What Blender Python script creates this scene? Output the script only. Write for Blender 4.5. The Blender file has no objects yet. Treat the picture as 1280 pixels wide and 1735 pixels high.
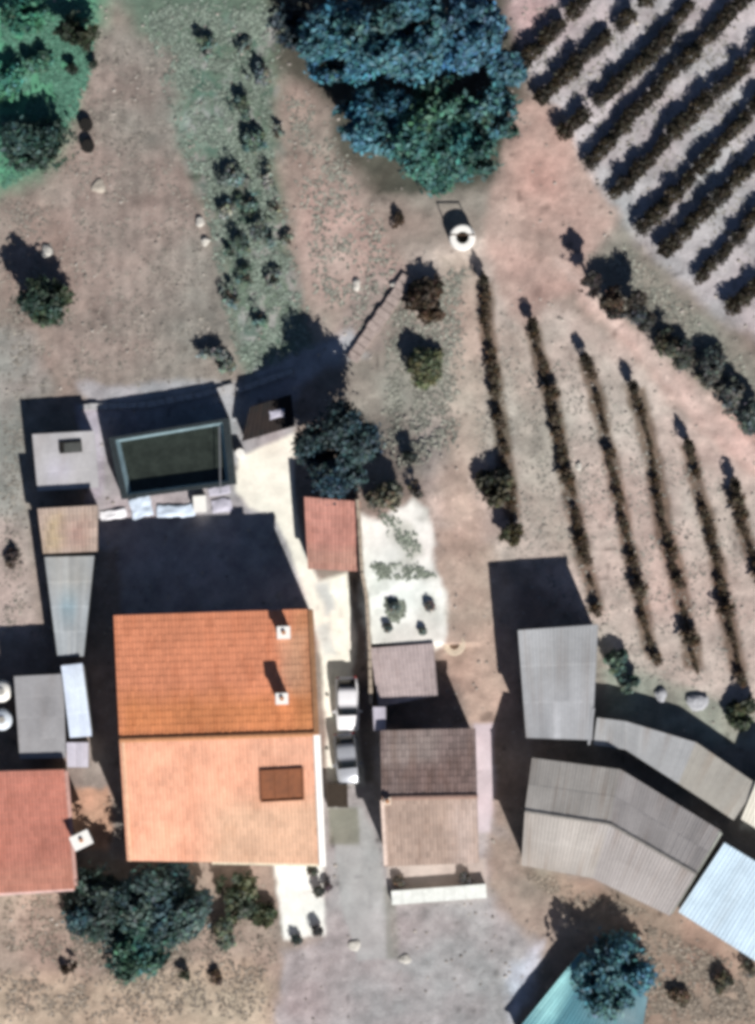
import bpy, math, random
import numpy as np
from mathutils import Vector

random.seed(7)
sc = bpy.context.scene
COL = sc.collection

# ------------------------------------------------------------------ camera, sky, sun, exposure
H = 260.0            # height of the camera over the ground, metres
S = 28.0             # photograph pixels per metre on the ground
CX, CY = 640.0, 867.5
SUN_EL = math.radians(39.0)
SUN_AZ = Vector((0.39, -0.92))       # horizontal direction towards the sun (south-south-east)
SUN_AZ.normalize()

cam_d = bpy.data.cameras.new('camera')
cam = bpy.data.objects.new('camera', cam_d)
COL.objects.link(cam)
cam.location = (0, 0, H)
cam_d.sensor_fit = 'VERTICAL'
cam_d.angle = 2 * math.atan((1735 / S / 2) / H)
cam_d.clip_start = 1.0
cam_d.clip_end = 2000.0
sc.camera = cam

w = bpy.data.worlds.new('World')
sc.world = w
w.use_nodes = True
nt = w.node_tree
nt.nodes.clear()
sky = nt.nodes.new('ShaderNodeTexSky')
sky.sky_type = 'NISHITA'
sky.sun_disc = False
sky.air_density = 0.6
sky.dust_density = 0.3
sky.ozone_density = 1.5
sky.sun_elevation = SUN_EL
sky.sun_rotation = math.atan2(SUN_AZ.x, SUN_AZ.y)
bg = nt.nodes.new('ShaderNodeBackground')
bg.inputs['Strength'].default_value = 0.05
out = nt.nodes.new('ShaderNodeOutputWorld')
nt.links.new(sky.outputs[0], bg.inputs[0])
nt.links.new(bg.outputs[0], out.inputs[0])

sun_d = bpy.data.lights.new('sun', 'SUN')
sun_d.energy = 5.0
sun_d.angle = math.radians(0.5)
sun_d.color = (1.0, 0.955, 0.89)
sun = bpy.data.objects.new('sun', sun_d)
COL.objects.link(sun)
sd = Vector((SUN_AZ.x * math.cos(SUN_EL), SUN_AZ.y * math.cos(SUN_EL), math.sin(SUN_EL)))
sun.rotation_euler = sd.to_track_quat('Z', 'Y').to_euler()
sun.location = sd * 120

sc.view_settings.view_transform = 'Standard'
sc.view_settings.look = 'None'
sc.view_settings.gamma = 1.0
sc.view_settings.use_curve_mapping = False
sc.view_settings.exposure = 0.27
sc.render.engine = 'CYCLES'
sc.cycles.filter_width = 4.2         # soft lens of an aerial survey camera
sc.cycles.max_bounces = 5
sc.cycles.diffuse_bounces = 2

# ------------------------------------------------------------------ helpers
KLIT = 1.18          # what a level sunlit white surface returns under these lights


def P(px, py, z=0.0):
    """Place on the map (measured in the photograph) -> metres, at height z."""
    f = (H - z) / H
    return Vector(((px - CX) / S * f, (CY - py) / S * f, z))


def lin(c):
    return tuple(((v / 255 / 12.92) if v / 255 <= 0.04045 else ((v / 255 + 0.055) / 1.055) ** 2.4) for v in c)


def alb(r, g, b, k=KLIT):
    return tuple(min(0.86, v / k) for v in lin((r, g, b)))


_mats = {}


def mat(name, color, rough=0.85, n_scale=3.0, n_amt=0.25, big=0.5, big_amt=0.15, bump=0.15, attr=False, metal=0.0,
        spec=0.3, b_scale=None, trans=0.0):
    if name in _mats:
        return _mats[name]
    m = bpy.data.materials.new(name)
    m.use_nodes = True
    t = m.node_tree
    b = t.nodes['Principled BSDF']
    tc = t.nodes.new('ShaderNodeTexCoord')

    def noise(scale, detail, rough_):
        n = t.nodes.new('ShaderNodeTexNoise')
        n.inputs['Scale'].default_value = scale
        n.inputs['Detail'].default_value = detail
        n.inputs['Roughness'].default_value = rough_
        t.links.new(tc.outputs['Object'], n.inputs['Vector'])
        return n

    def rng(n, lo, hi):
        r = t.nodes.new('ShaderNodeMapRange')
        r.inputs['From Min'].default_value = 0.25
        r.inputs['From Max'].default_value = 0.75
        r.inputs['To Min'].default_value = lo
        r.inputs['To Max'].default_value = hi
        t.links.new(n.outputs['Fac'], r.inputs['Value'])
        return r
    n1 = noise(n_scale, 6, 0.65)
    n2 = noise(big, 4, 0.6)
    r1 = rng(n1, 1 - n_amt, 1 + n_amt)
    r2 = rng(n2, 1 - big_amt, 1 + big_amt)
    mu = t.nodes.new('ShaderNodeMath')
    mu.operation = 'MULTIPLY'
    t.links.new(r1.outputs[0], mu.inputs[0])
    t.links.new(r2.outputs[0], mu.inputs[1])
    vm = t.nodes.new('ShaderNodeVectorMath')
    vm.operation = 'SCALE'
    if attr:
        a = t.nodes.new('ShaderNodeAttribute')
        a.attribute_name = 'Col'
        t.links.new(a.outputs['Color'], vm.inputs[0])
    else:
        vm.inputs[0].default_value = color[:3]
    t.links.new(mu.outputs[0], vm.inputs['Scale'])
    t.links.new(vm.outputs[0], b.inputs['Base Color'])
    b.inputs['Roughness'].default_value = rough
    b.inputs['Metallic'].default_value = metal
    b.inputs['Specular IOR Level'].default_value = spec
    if bump:
        bp = t.nodes.new('ShaderNodeBump')
        bp.inputs['Strength'].default_value = min(1.0, bump * 2)
        bp.inputs['Distance'].default_value = bump * 0.2
        nb = noise(b_scale or n_scale * 2, 5, 0.6)
        t.links.new(nb.outputs['Fac'], bp.inputs['Height'])
        t.links.new(bp.outputs[0], b.inputs['Normal'])
    _mats[name] = m
    return m


def mk(name, verts, faces, m, parent=None, cols=None, smooth=False):
    """One mesh object. verts in world metres; made local to its parents (which only translate)."""
    me = bpy.data.meshes.new(name)
    v = np.asarray([tuple(p) for p in verts], dtype=float) if not isinstance(verts, np.ndarray) else verts
    off = np.zeros(3)
    p = parent
    while p is not None:
        off += np.array(p.location)
        p = p.parent
    v = v - off
    if isinstance(faces, np.ndarray):
        k = faces.shape[1]
        me.vertices.add(len(v))
        me.vertices.foreach_set('co', v.astype(np.float32).ravel())
        me.loops.add(faces.size)
        me.loops.foreach_set('vertex_index', faces.astype(np.int32).ravel())
        me.polygons.add(len(faces))
        me.polygons.foreach_set('loop_start', (np.arange(len(faces)) * k).astype(np.int32))
        me.update(calc_edges=True)
    else:
        me.from_pydata([tuple(q) for q in v], [], faces)
        me.update()
    if cols is not None:
        at = me.color_attributes.new('Col', 'FLOAT_COLOR', 'POINT')
        c4 = np.ones((len(v), 4), dtype=np.float32)
        c4[:, :3] = cols
        at.data.foreach_set('color', c4.ravel())
    me.polygons.foreach_set('use_smooth', np.full(len(me.polygons), bool(smooth)))
    me.validate()
    me.materials.append(m)
    o = bpy.data.objects.new(name, me)
    COL.objects.link(o)
    if parent is not None:
        o.parent = parent
    return o


def thing(name, label, cat, loc, group=None):
    o = bpy.data.objects.new(name, None)
    o.empty_display_size = 0.3
    COL.objects.link(o)
    o.location = loc
    o['label'] = label
    o['category'] = cat
    if group:
        o['group'] = group
    return o


def tag(o, label, cat, group=None):
    o['label'] = label
    o['category'] = cat
    if group:
        o['group'] = group
    return o


class MB:
    """Collects boxes, tubes and prisms into one mesh."""

    def __init__(s):
        s.v, s.f = [], []

    def add(s, vs, fs):
        n = len(s.v)
        s.v += [Vector(q) for q in vs]
        s.f += [tuple(i + n for i in f) for f in fs]

    def hexa(s, lo, hi):
        """lo, hi: four points each, same winding (counter-clockwise from above)."""
        s.add(list(lo) + list(hi), [(3, 2, 1, 0), (4, 5, 6, 7), (0, 1, 5, 4), (1, 2, 6, 5), (2, 3, 7, 6), (3, 0, 4, 7)])

    def box(s, c, size, rz=0.0):
        ca, sa = math.cos(rz), math.sin(rz)
        hx, hy, hz = size[0] / 2, size[1] / 2, size[2] / 2
        q = [(-hx, -hy), (hx, -hy), (hx, hy), (-hx, hy)]
        pts = [(c[0] + x * ca - y * sa, c[1] + x * sa + y * ca) for x, y in q]
        s.hexa([(x, y, c[2] - hz) for x, y in pts], [(x, y, c[2] + hz) for x, y in pts])

    def prism(s, pts, z0, tops):
        n = len(pts)
        lo = [(p[0], p[1], z0) for p in pts]
        hi = [(p[0], p[1], t) for p, t in zip(pts, tops)]
        fs = [(i, (i + 1) % n, n + (i + 1) % n, n + i) for i in range(n)]
        fs.append(tuple(range(n, 2 * n)))
        s.add(lo + hi, fs)

    def tube(s, pts, rads, n=8, cap=True):
        pts = [Vector(p) for p in pts]
        rings = []
        for i, p in enumerate(pts):
            d = (pts[min(i + 1, len(pts) - 1)] - pts[max(i - 1, 0)]).normalized()
            a = d.cross(Vector((0.31, 0.87, 0.2))).normalized()
            b = d.cross(a).normalized()
            rings.append([p + (a * math.cos(2 * math.pi * k / n) + b * math.sin(2 * math.pi * k / n)) * rads[i] for k in range(n)])
        base = len(s.v)
        for r in rings:
            s.v += r
        for i in range(len(rings) - 1):
            for k in range(n):
                k2 = (k + 1) % n
                s.f.append((base + i * n + k, base + i * n + k2, base + (i + 1) * n + k2, base + (i + 1) * n + k))
        if cap:
            s.f.append(tuple(base + k for k in range(n)))
            s.f.append(tuple(base + (len(rings) - 1) * n + k for k in range(n)))

    def lathe(s, c, prof, n=20):
        base = len(s.v)
        for r, z in prof:
            for k in range(n):
                a = 2 * math.pi * k / n
                s.v.append(Vector((c[0] + r * math.cos(a), c[1] + r * math.sin(a), c[2] + z)))
        for i in range(len(prof) - 1):
            for k in range(n):
                k2 = (k + 1) % n
                s.f.append((base + i * n + k, base + i * n + k2, base + (i + 1) * n + k2, base + (i + 1) * n + k))

    def build(s, name, m, parent=None, smooth=False):
        return mk(name, s.v, s.f, m, parent, smooth=smooth)


def vnoise(X, Y, scale, seed):
    g = np.random.RandomState(seed).rand(128, 128)
    x = X / scale + 500.0
    y = Y / scale + 500.0
    xi = np.floor(x).astype(int)
    yi = np.floor(y).astype(int)
    fx = x - xi
    fy = y - yi
    fx = fx * fx * (3 - 2 * fx)
    fy = fy * fy * (3 - 2 * fy)
    a = g[yi % 128, xi % 128]
    b = g[yi % 128, (xi + 1) % 128]
    c = g[(yi + 1) % 128, xi % 128]
    d = g[(yi + 1) % 128, (xi + 1) % 128]
    return (a * (1 - fx) + b * fx) * (1 - fy) + (c * (1 - fx) + d * fx) * fy


def fnoise(X, Y, scale, seed, octv=4):
    t = 0
    amp = 1.0
    tot = 0
    for i in range(octv):
        t = t + vnoise(X, Y, scale / 2 ** i, seed + i) * amp
        tot += amp
        amp *= 0.6
    return t / tot


def sdist(X, Y, pts):
    """Signed distance (positive inside) to a polygon given in metres."""
    pts = np.asarray(pts, float)
    best = np.full(X.shape, 1e9)
    ins = np.zeros(X.shape, bool)
    n = len(pts)
    for i in range(n):
        ax, ay = pts[i]
        bx, by = pts[(i + 1) % n]
        dx, dy = bx - ax, by - ay
        l2 = dx * dx + dy * dy + 1e-12
        t = np.clip(((X - ax) * dx + (Y - ay) * dy) / l2, 0, 1)
        best = np.minimum(best, (X - ax - t * dx) ** 2 + (Y - ay - t * dy) ** 2)
        cond = (ay > Y) != (by > Y)
        with np.errstate(divide='ignore', invalid='ignore'):
            ins ^= cond & (X < (bx - ax) * (Y - ay) / (by - ay + 1e-12) + ax)
    d = np.sqrt(best)
    return np.where(ins, d, -d)


# ------------------------------------------------------------------ ground: one fine sheet, cut into its kinds of ground
CELL = 0.12
GX = np.arange(-24.6, 24.6 + 1e-6, CELL)
GY = np.arange(-33.0, 33.0 + 1e-6, CELL)
X, Y = np.meshgrid(GX, GY)
WX = X + (fnoise(X, Y, 1.6, 11) - 0.5) * 1.0
WY = Y + (fnoise(X, Y, 1.6, 23) - 0.5) * 1.0

colr = np.zeros(X.shape + (3,))
colr[:] = alb(146, 136, 128)
zone = np.zeros(X.shape, int)
ZN = ['ground']


def paint(name, pts, rgb, soft=0.35, warp=1.0, strength=1.0, zoned=True):
    q = [P(a, b)[:2] for a, b in pts]
    x = X + (WX - X) * warp
    y = Y + (WY - Y) * warp
    d = sdist(x, y, q)
    m = np.clip(d / (2 * soft) + 0.5, 0, 1)
    m = m * m * (3 - 2 * m) * strength
    colr[:] = colr * (1 - m[..., None]) + np.array(alb(*rgb)) * m[..., None]
    if zoned:
        if name not in ZN:
            ZN.append(name)
        zone[d > 0] = ZN.index(name)
    return d


# rough ground and fields
paint('meadow', [(-60, -60), (190, -60), (160, 60), (150, 150), (120, 230), (60, 300), (-60, 350)], (92, 154, 124), 1.2)
paint('meadow', [(170, -60), (520, -60), (520, 60), (470, 150), (475, 300), (505, 480), (545, 600), (440, 640), (395, 610), (375, 430), (345, 330), (290, 240), (305, 150), (230, 60)], (106, 124, 110), 1.0)
paint('bare_field', [(160, 50), (300, 90), (305, 250), (350, 380), (385, 560), (405, 650), (130, 660), (85, 570), (130, 450), (95, 340), (130, 240), (150, 150)], (146, 138, 131), 0.7)
paint('bare_field', [(180, 80), (290, 110), (300, 160), (240, 180), (180, 150)], (146, 128, 122), 1.2, strength=0.5)
paint('bare_field', [(300, 200), (370, 200), (390, 260), (340, 275), (310, 250)], (128, 150, 138), 0.8, strength=0.8, zoned=False)
paint('scrub_slope', [(470, 150), (560, 190), (590, 300), (650, 380), (690, 460), (600, 570), (545, 600), (500, 470)], (160, 149, 140), 0.7)
paint('scrub_slope', [(520, 300), (600, 310), (690, 460), (620, 520), (540, 520), (500, 420)], (172, 155, 147), 0.6, zoned=False)
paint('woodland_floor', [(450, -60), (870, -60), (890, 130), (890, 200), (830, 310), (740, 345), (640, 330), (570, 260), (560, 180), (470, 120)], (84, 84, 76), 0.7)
paint('scrub_slope', [(600, 330), (690, 330), (830, 330), (830, 430), (700, 460), (650, 390)], (150, 140, 132), 0.5)
paint('vineyard_soil', [(870, -60), (1340, -60), (1340, 600), (1250, 560), (1180, 500), (1080, 410), (1030, 350), (985, 290), (930, 190), (890, 110)], (180, 177, 180), 0.6)
paint('vineyard_soil', [(860, -60), (960, -60), (930, 40), (890, 100), (870, 70)], (176, 160, 160), 0.7, zoned=False)
paint('vineyard_ground', [(700, 430), (830, 400), (920, 500), (1100, 600), (1340, 830), (1340, 1240), (1040, 1170), (1015, 1060), (870, 950), (770, 960), (735, 880), (700, 700)], (186, 174, 166), 0.7)
paint('vineyard_ground', [(740, 430), (810, 430), (815, 560), (830, 760), (800, 800), (830, 920), (760, 930), (740, 820), (760, 700)], (180, 165, 154), 0.6, zoned=False)
for seg in ([(840, 560), (890, 560), (925, 700), (945, 830), (990, 940), (940, 955), (880, 830)],):
    paint('vineyard_ground', seg, (176, 162, 152), 0.8, strength=0.7, zoned=False)
paint('vineyard_ground', [(700, 560), (780, 480), (770, 640), (700, 720), (660, 700), (640, 620)], (150, 144, 136), 0.7, strength=0.8, zoned=False)
paint('dirt_track', [(880, 170), (940, 180), (1000, 290), (1050, 370), (1000, 430), (1010, 500), (1100, 570), (1180, 640), (1340, 780), (1340, 860), (1230, 760), (1100, 640), (980, 500), (930, 510), (890, 560), (840, 500), (820, 370), (850, 280)], (182, 160, 151), 0.5)
paint('dirt_track', [(940, 440), (1010, 490), (1110, 580), (1290, 760), (1290, 800), (1220, 745), (1100, 625), (990, 500)], (205, 186, 178), 0.5, strength=0.85, zoned=False)
paint('dirt_track', [(870, 230), (930, 250), (960, 350), (930, 440), (880, 430), (850, 330)], (184, 160, 150), 0.9, strength=0.6, zoned=False)
paint('bank', [(1000, 430), (1060, 400), (1120, 450), (1200, 540), (1340, 640), (1340, 770), (1180, 640), (1090, 560), (1020, 500)], (143, 139, 130), 0.5)
paint('scrub_slope', [(600, 470), (690, 455), (690, 500), (640, 590), (560, 600)], (160, 146, 140), 0.4, zoned=False)
# yards and hard surfaces
paint('back_yard', [(130, 650), (400, 645), (600, 555), (620, 600), (500, 650), (500, 880), (560, 1040), (140, 1050), (160, 690)], (166, 166, 170), 0.35)
paint('back_yard', [(130, 690), (172, 690), (175, 850), (150, 860)], (176, 172, 184), 0.25, zoned=False)
paint('side_plot', [(-60, 560), (60, 560), (90, 660), (40, 680), (45, 1075), (-60, 1075)], (150, 148, 143), 0.5)
paint('side_plot', [(-60, 880), (45, 880), (62, 960), (65, 1075), (-60, 1075)], (172, 161, 155), 0.6, zoned=False)
paint('alley', [(140, 930), (200, 930), (225, 1470), (130, 1500), (110, 1310), (130, 1100)], (150, 142, 136), 0.3)
paint('alley', [(120, 1335), (180, 1335), (190, 1400), (175, 1440), (120, 1450)], (196, 160, 138), 0.25, zoned=False)
paint('garden_strip', [(740, 900), (830, 920), (870, 1000), (880, 1200), (835, 1240), (800, 1230), (750, 1100)], (176, 160, 148), 0.4)
paint('white_terrace', [(608, 872), (640, 880), (700, 845), (730, 870), (738, 960), (755, 1010), (755, 1095), (700, 1110), (622, 1110), (612, 960)], (246, 246, 241), 0.25, 0.8)
paint('white_terrace', [(668, 880), (700, 890), (722, 950), (700, 962), (680, 930), (655, 905)], (190, 194, 184), 0.4, 1.6, strength=0.7, zoned=False)
paint('white_terrace', [(628, 960), (700, 955), (735, 975), (680, 982), (640, 980)], (200, 203, 194), 0.3, 1.6, strength=0.6, zoned=False)
paint('concrete_path', [(402, 775), (500, 735), (500, 850), (512, 930), (540, 985), (590, 968), (604, 1080), (600, 1140), (618, 1335), (553, 1335), (553, 1240), (540, 1080), (520, 1020), (488, 925), (462, 872), (425, 862), (400, 830)], (249, 246, 234), 0.16, 0.35)
paint('concrete_path', [(535, 990), (560, 985), (575, 1030), (555, 1040)], (205, 208, 206), 0.25, 0.8, zoned=False)
paint('concrete_path', [(540, 1060), (565, 1050), (570, 1110), (548, 1110)], (212, 216, 212), 0.25, 0.8, zoned=False)
paint('courtyard', [(548, 1325), (640, 1325), (640, 1240), (830, 1230), (838, 1400), (890, 1460), (970, 1540), (900, 1640), (840, 1790), (460, 1790), (478, 1610), (545, 1590)], (166, 162, 163), 0.35)
paint('courtyard', [(830, 1410), (900, 1440), (980, 1520), (930, 1620), (860, 1560), (820, 1500)], (160, 145, 135), 0.5, zoned=False)
paint('courtyard', [(860, 1640), (920, 1600), (900, 1680), (860, 1735)], (200, 200, 212), 0.5, zoned=False)
paint('driveway', [(556, 1365), (612, 1365), (645, 1450), (668, 1625), (605, 1630), (580, 1540)], (173, 173, 174), 0.18, 0.35)
paint('driveway', [(556, 1368), (606, 1368), (610, 1432), (558, 1432)], (138, 138, 128), 0.15, 0.3, zoned=False)
paint('driveway', [(648, 1500), (668, 1500), (678, 1625), (656, 1625)], (146, 146, 142), 0.2, 0.4, zoned=False)
paint('front_path', [(805, 1225), (838, 1225), (838, 1340), (830, 1410), (806, 1410)], (206, 196, 204), 0.15, 0.3)
paint('front_terrace', [(655, 1460), (822, 1455), (822, 1505), (660, 1510)], (190, 178, 172), 0.18, 0.3)
paint('patio', [(462, 1445), (545, 1445), (552, 1585), (482, 1590), (470, 1520)], (249, 250, 246), 0.15, 0.4)
paint('dry_grass_ground', [(-60, 1490), (110, 1500), (150, 1450), (462, 1450), (475, 1600), (465, 1800), (-60, 1800)], (162, 147, 136), 0.4)
paint('dry_grass_ground', [(20, 1650), (200, 1660), (430, 1620), (470, 1690), (460, 1800), (-60, 1800), (-60, 1690)], (184, 167, 149), 0.7, zoned=False)
paint('dry_ground', [(880, 1470), (1180, 1540), (1340, 1600), (1340, 1800), (1080, 1800), (1100, 1600), (960, 1540)], (154, 137, 124), 0.5)
paint('dry_ground', [(1020, 1130), (1060, 1120), (1340, 1230), (1340, 1280), (1200, 1260), (1030, 1200)], (150, 152, 142), 0.4)
paint('dry_ground', [(1240, 1350), (1340, 1290), (1340, 1430), (1260, 1400)], (205, 200, 186), 0.3, zoned=False)

# the weedy strip shows pale bare earth between its plants
strip = np.clip(sdist(WX, WY, [P(a, b)[:2] for a, b in [(300, 20), (500, 20), (470, 160), (485, 320), (530, 590), (430, 640), (390, 560), (360, 380), (300, 250), (320, 150)]]) / 1.0 + 0.2, 0, 1)
bare = np.clip((fnoise(X * 1.6, Y, 1.3, 611, 4) - 0.50) * 9, 0, 1) * strip
colr[:] = colr * (1 - 0.8 * bare[..., None]) + np.array(alb(158, 158, 156)) * 0.8 * bare[..., None]
lush = np.clip((fnoise(X, Y, 1.1, 641, 4) - 0.54) * 9, 0, 1) * strip
colr[:] = colr * (1 - 0.7 * lush[..., None]) + np.array(alb(78, 108, 96)) * 0.7 * lush[..., None]
# worn through patches of the white terrace
wt = (zone == ZN.index('white_terrace'))
worn = np.clip((fnoise(X, Y, 1.5, 671, 4) - 0.56) * 10, 0, 1) * wt * 0.4
colr[:] = colr * (1 - worn[..., None]) + np.array(alb(188, 188, 180)) * worn[..., None]
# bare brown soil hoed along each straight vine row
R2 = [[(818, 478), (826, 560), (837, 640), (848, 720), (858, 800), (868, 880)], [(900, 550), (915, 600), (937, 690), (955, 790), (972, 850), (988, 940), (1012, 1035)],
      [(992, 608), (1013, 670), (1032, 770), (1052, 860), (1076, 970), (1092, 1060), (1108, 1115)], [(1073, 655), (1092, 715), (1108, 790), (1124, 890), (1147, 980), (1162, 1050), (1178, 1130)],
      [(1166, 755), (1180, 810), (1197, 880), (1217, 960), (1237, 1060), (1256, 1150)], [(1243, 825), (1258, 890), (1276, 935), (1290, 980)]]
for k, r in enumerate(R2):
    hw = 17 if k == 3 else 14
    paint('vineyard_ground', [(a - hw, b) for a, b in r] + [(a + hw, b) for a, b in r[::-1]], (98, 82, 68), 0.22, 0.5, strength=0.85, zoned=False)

# mottling that belongs to the soil itself: stones, damp clods, dry straw, moss
hard = np.isin(zone, [ZN.index(n) for n in ('white_terrace', 'concrete_path', 'driveway', 'front_terrace', 'patio', 'front_path')])
soft_amt = np.where(hard, 0.5, 1.0)
n1 = fnoise(X, Y, 2.4, 41, 5) - 0.5
n2 = fnoise(X, Y, 0.7, 57, 4) - 0.5
n3 = fnoise(X, Y, 5.0, 73, 4) - 0.5
colr *= (1 + (n1 * 0.60 + n2 * 0.70) * soft_amt)[..., None]
green = n3 * 0.7 * soft_amt
colr[..., 0] *= 1 - green * 0.45
colr[..., 1] *= 1 + green * 0.10
colr[..., 2] *= 1 + green * 0.12
spots = np.clip((vnoise(X, Y, 0.45, 91) - 0.83) * 8, 0, 1) * np.clip((fnoise(X, Y, 3, 95) - 0.45) * 6, 0, 1)
colr *= (1 - 0.45 * spots * soft_amt)[..., None]
pale = np.clip((vnoise(X, Y, 0.35, 191) - 0.88) * 8, 0, 1) * np.clip((fnoise(X, Y, 3, 195) - 0.45) * 6, 0, 1)
colr *= (1 + 0.5 * pale * soft_amt)[..., None]
# wheel ruts along the track and tilled bands across the field
mid = np.abs(((X * 0.95 + Y * 0.3) % 0.9) - 0.45)
fld = (zone == ZN.index('bare_field'))
colr[fld] *= (1 + 0.07 * np.sin(X * 7.0 + n1 * 3)[fld])[:, None]
colr[~hard] *= np.array([1.08, 1.055, 1.06])
colr = np.clip(colr, 0.012, 0.86)

Z = (fnoise(X, Y, 3.0, 131) - 0.5) * 0.10 + (fnoise(X, Y, 0.5, 141, 3) - 0.5) * 0.07
Z = np.where(hard, Z * 0.12 + 0.01, Z)
wallx = np.interp(-Y, [-P(0, 840).y, -P(0, 968).y, -P(0, 1010).y, -P(0, 1100).y], [P(604, 0).x, P(613, 0).x, P(621, 0).x, P(627, 0).x])
eastx = np.interp(-Y, [-P(0, 860).y, -P(0, 1092).y], [P(725, 0).x, P(752, 0).x])


def sstep(t):
    t = np.clip(t, 0, 1)
    return t * t * (3 - 2 * t)


# the white terrace stands on a bank held by the boundary wall: level with the roof of the lean-to below it
bankz = sstep((X - wallx + 0.05) / 0.12) * sstep((eastx + 2.6 - X) / 2.6) * sstep((P(0, 690).y - Y) / 6.0) * sstep((Y - P(0, 1094).y) / 0.15)
Z = Z + 1.7 * bankz
edge = np.minimum(np.minimum(X + 24.6, 24.6 - X), np.minimum(Y + 33, 33 - Y))
Z = Z * np.clip(edge / 0.8, 0, 1)
ny, nx = X.shape


def gz(x, y):
    i = min(max(int((x + 24.6) / CELL), 0), nx - 1)
    j = min(max(int((y + 33.0) / CELL), 0), ny - 1)
    return float(Z[j, i])


M_soil = mat('soil', (0, 0, 0), 0.95, 7.0, 0.22, 1.3, 0.10, 0.35, attr=True, spec=0.15, b_scale=9)
M_hard = mat('worn_concrete', (0, 0, 0), 0.85, 5.0, 0.10, 0.9, 0.07, 0.10, attr=True, spec=0.25, b_scale=14)
idx = np.arange(ny * nx).reshape(ny, nx)
quads = np.stack([idx[:-1, :-1], idx[:-1, 1:], idx[1:, 1:], idx[1:, :-1]], -1).reshape(-1, 4)
fz = zone[:-1, :-1].ravel()
verts = np.stack([X, Y, Z], -1).reshape(-1, 3)
cflat = colr.reshape(-1, 3)
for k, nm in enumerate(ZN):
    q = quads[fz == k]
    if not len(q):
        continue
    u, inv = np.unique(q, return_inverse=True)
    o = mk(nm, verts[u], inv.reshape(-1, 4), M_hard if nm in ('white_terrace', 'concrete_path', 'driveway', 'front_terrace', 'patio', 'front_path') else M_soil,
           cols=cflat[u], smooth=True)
    o['kind'] = 'structure'
# far ground out to the horizon
B = 900.0
xs = [-B, -24.6, GX[-1], B]
ys = [-B, -33.0, GY[-1], B]
fv = [(x, y, 0.0) for y in ys for x in xs]
ff = [(j * 4 + i, j * 4 + i + 1, j * 4 + i + 5, j * 4 + i + 4) for j in range(3) for i in range(3) if not (i == 1 and j == 1)]
o = mk('terrain', fv, ff, mat('far_soil', alb(140, 134, 122), 0.95, 0.6, 0.3, 0.05, 0.3, 0.2))
o['kind'] = 'structure'

# ------------------------------------------------------------------ roofs and buildings


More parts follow.
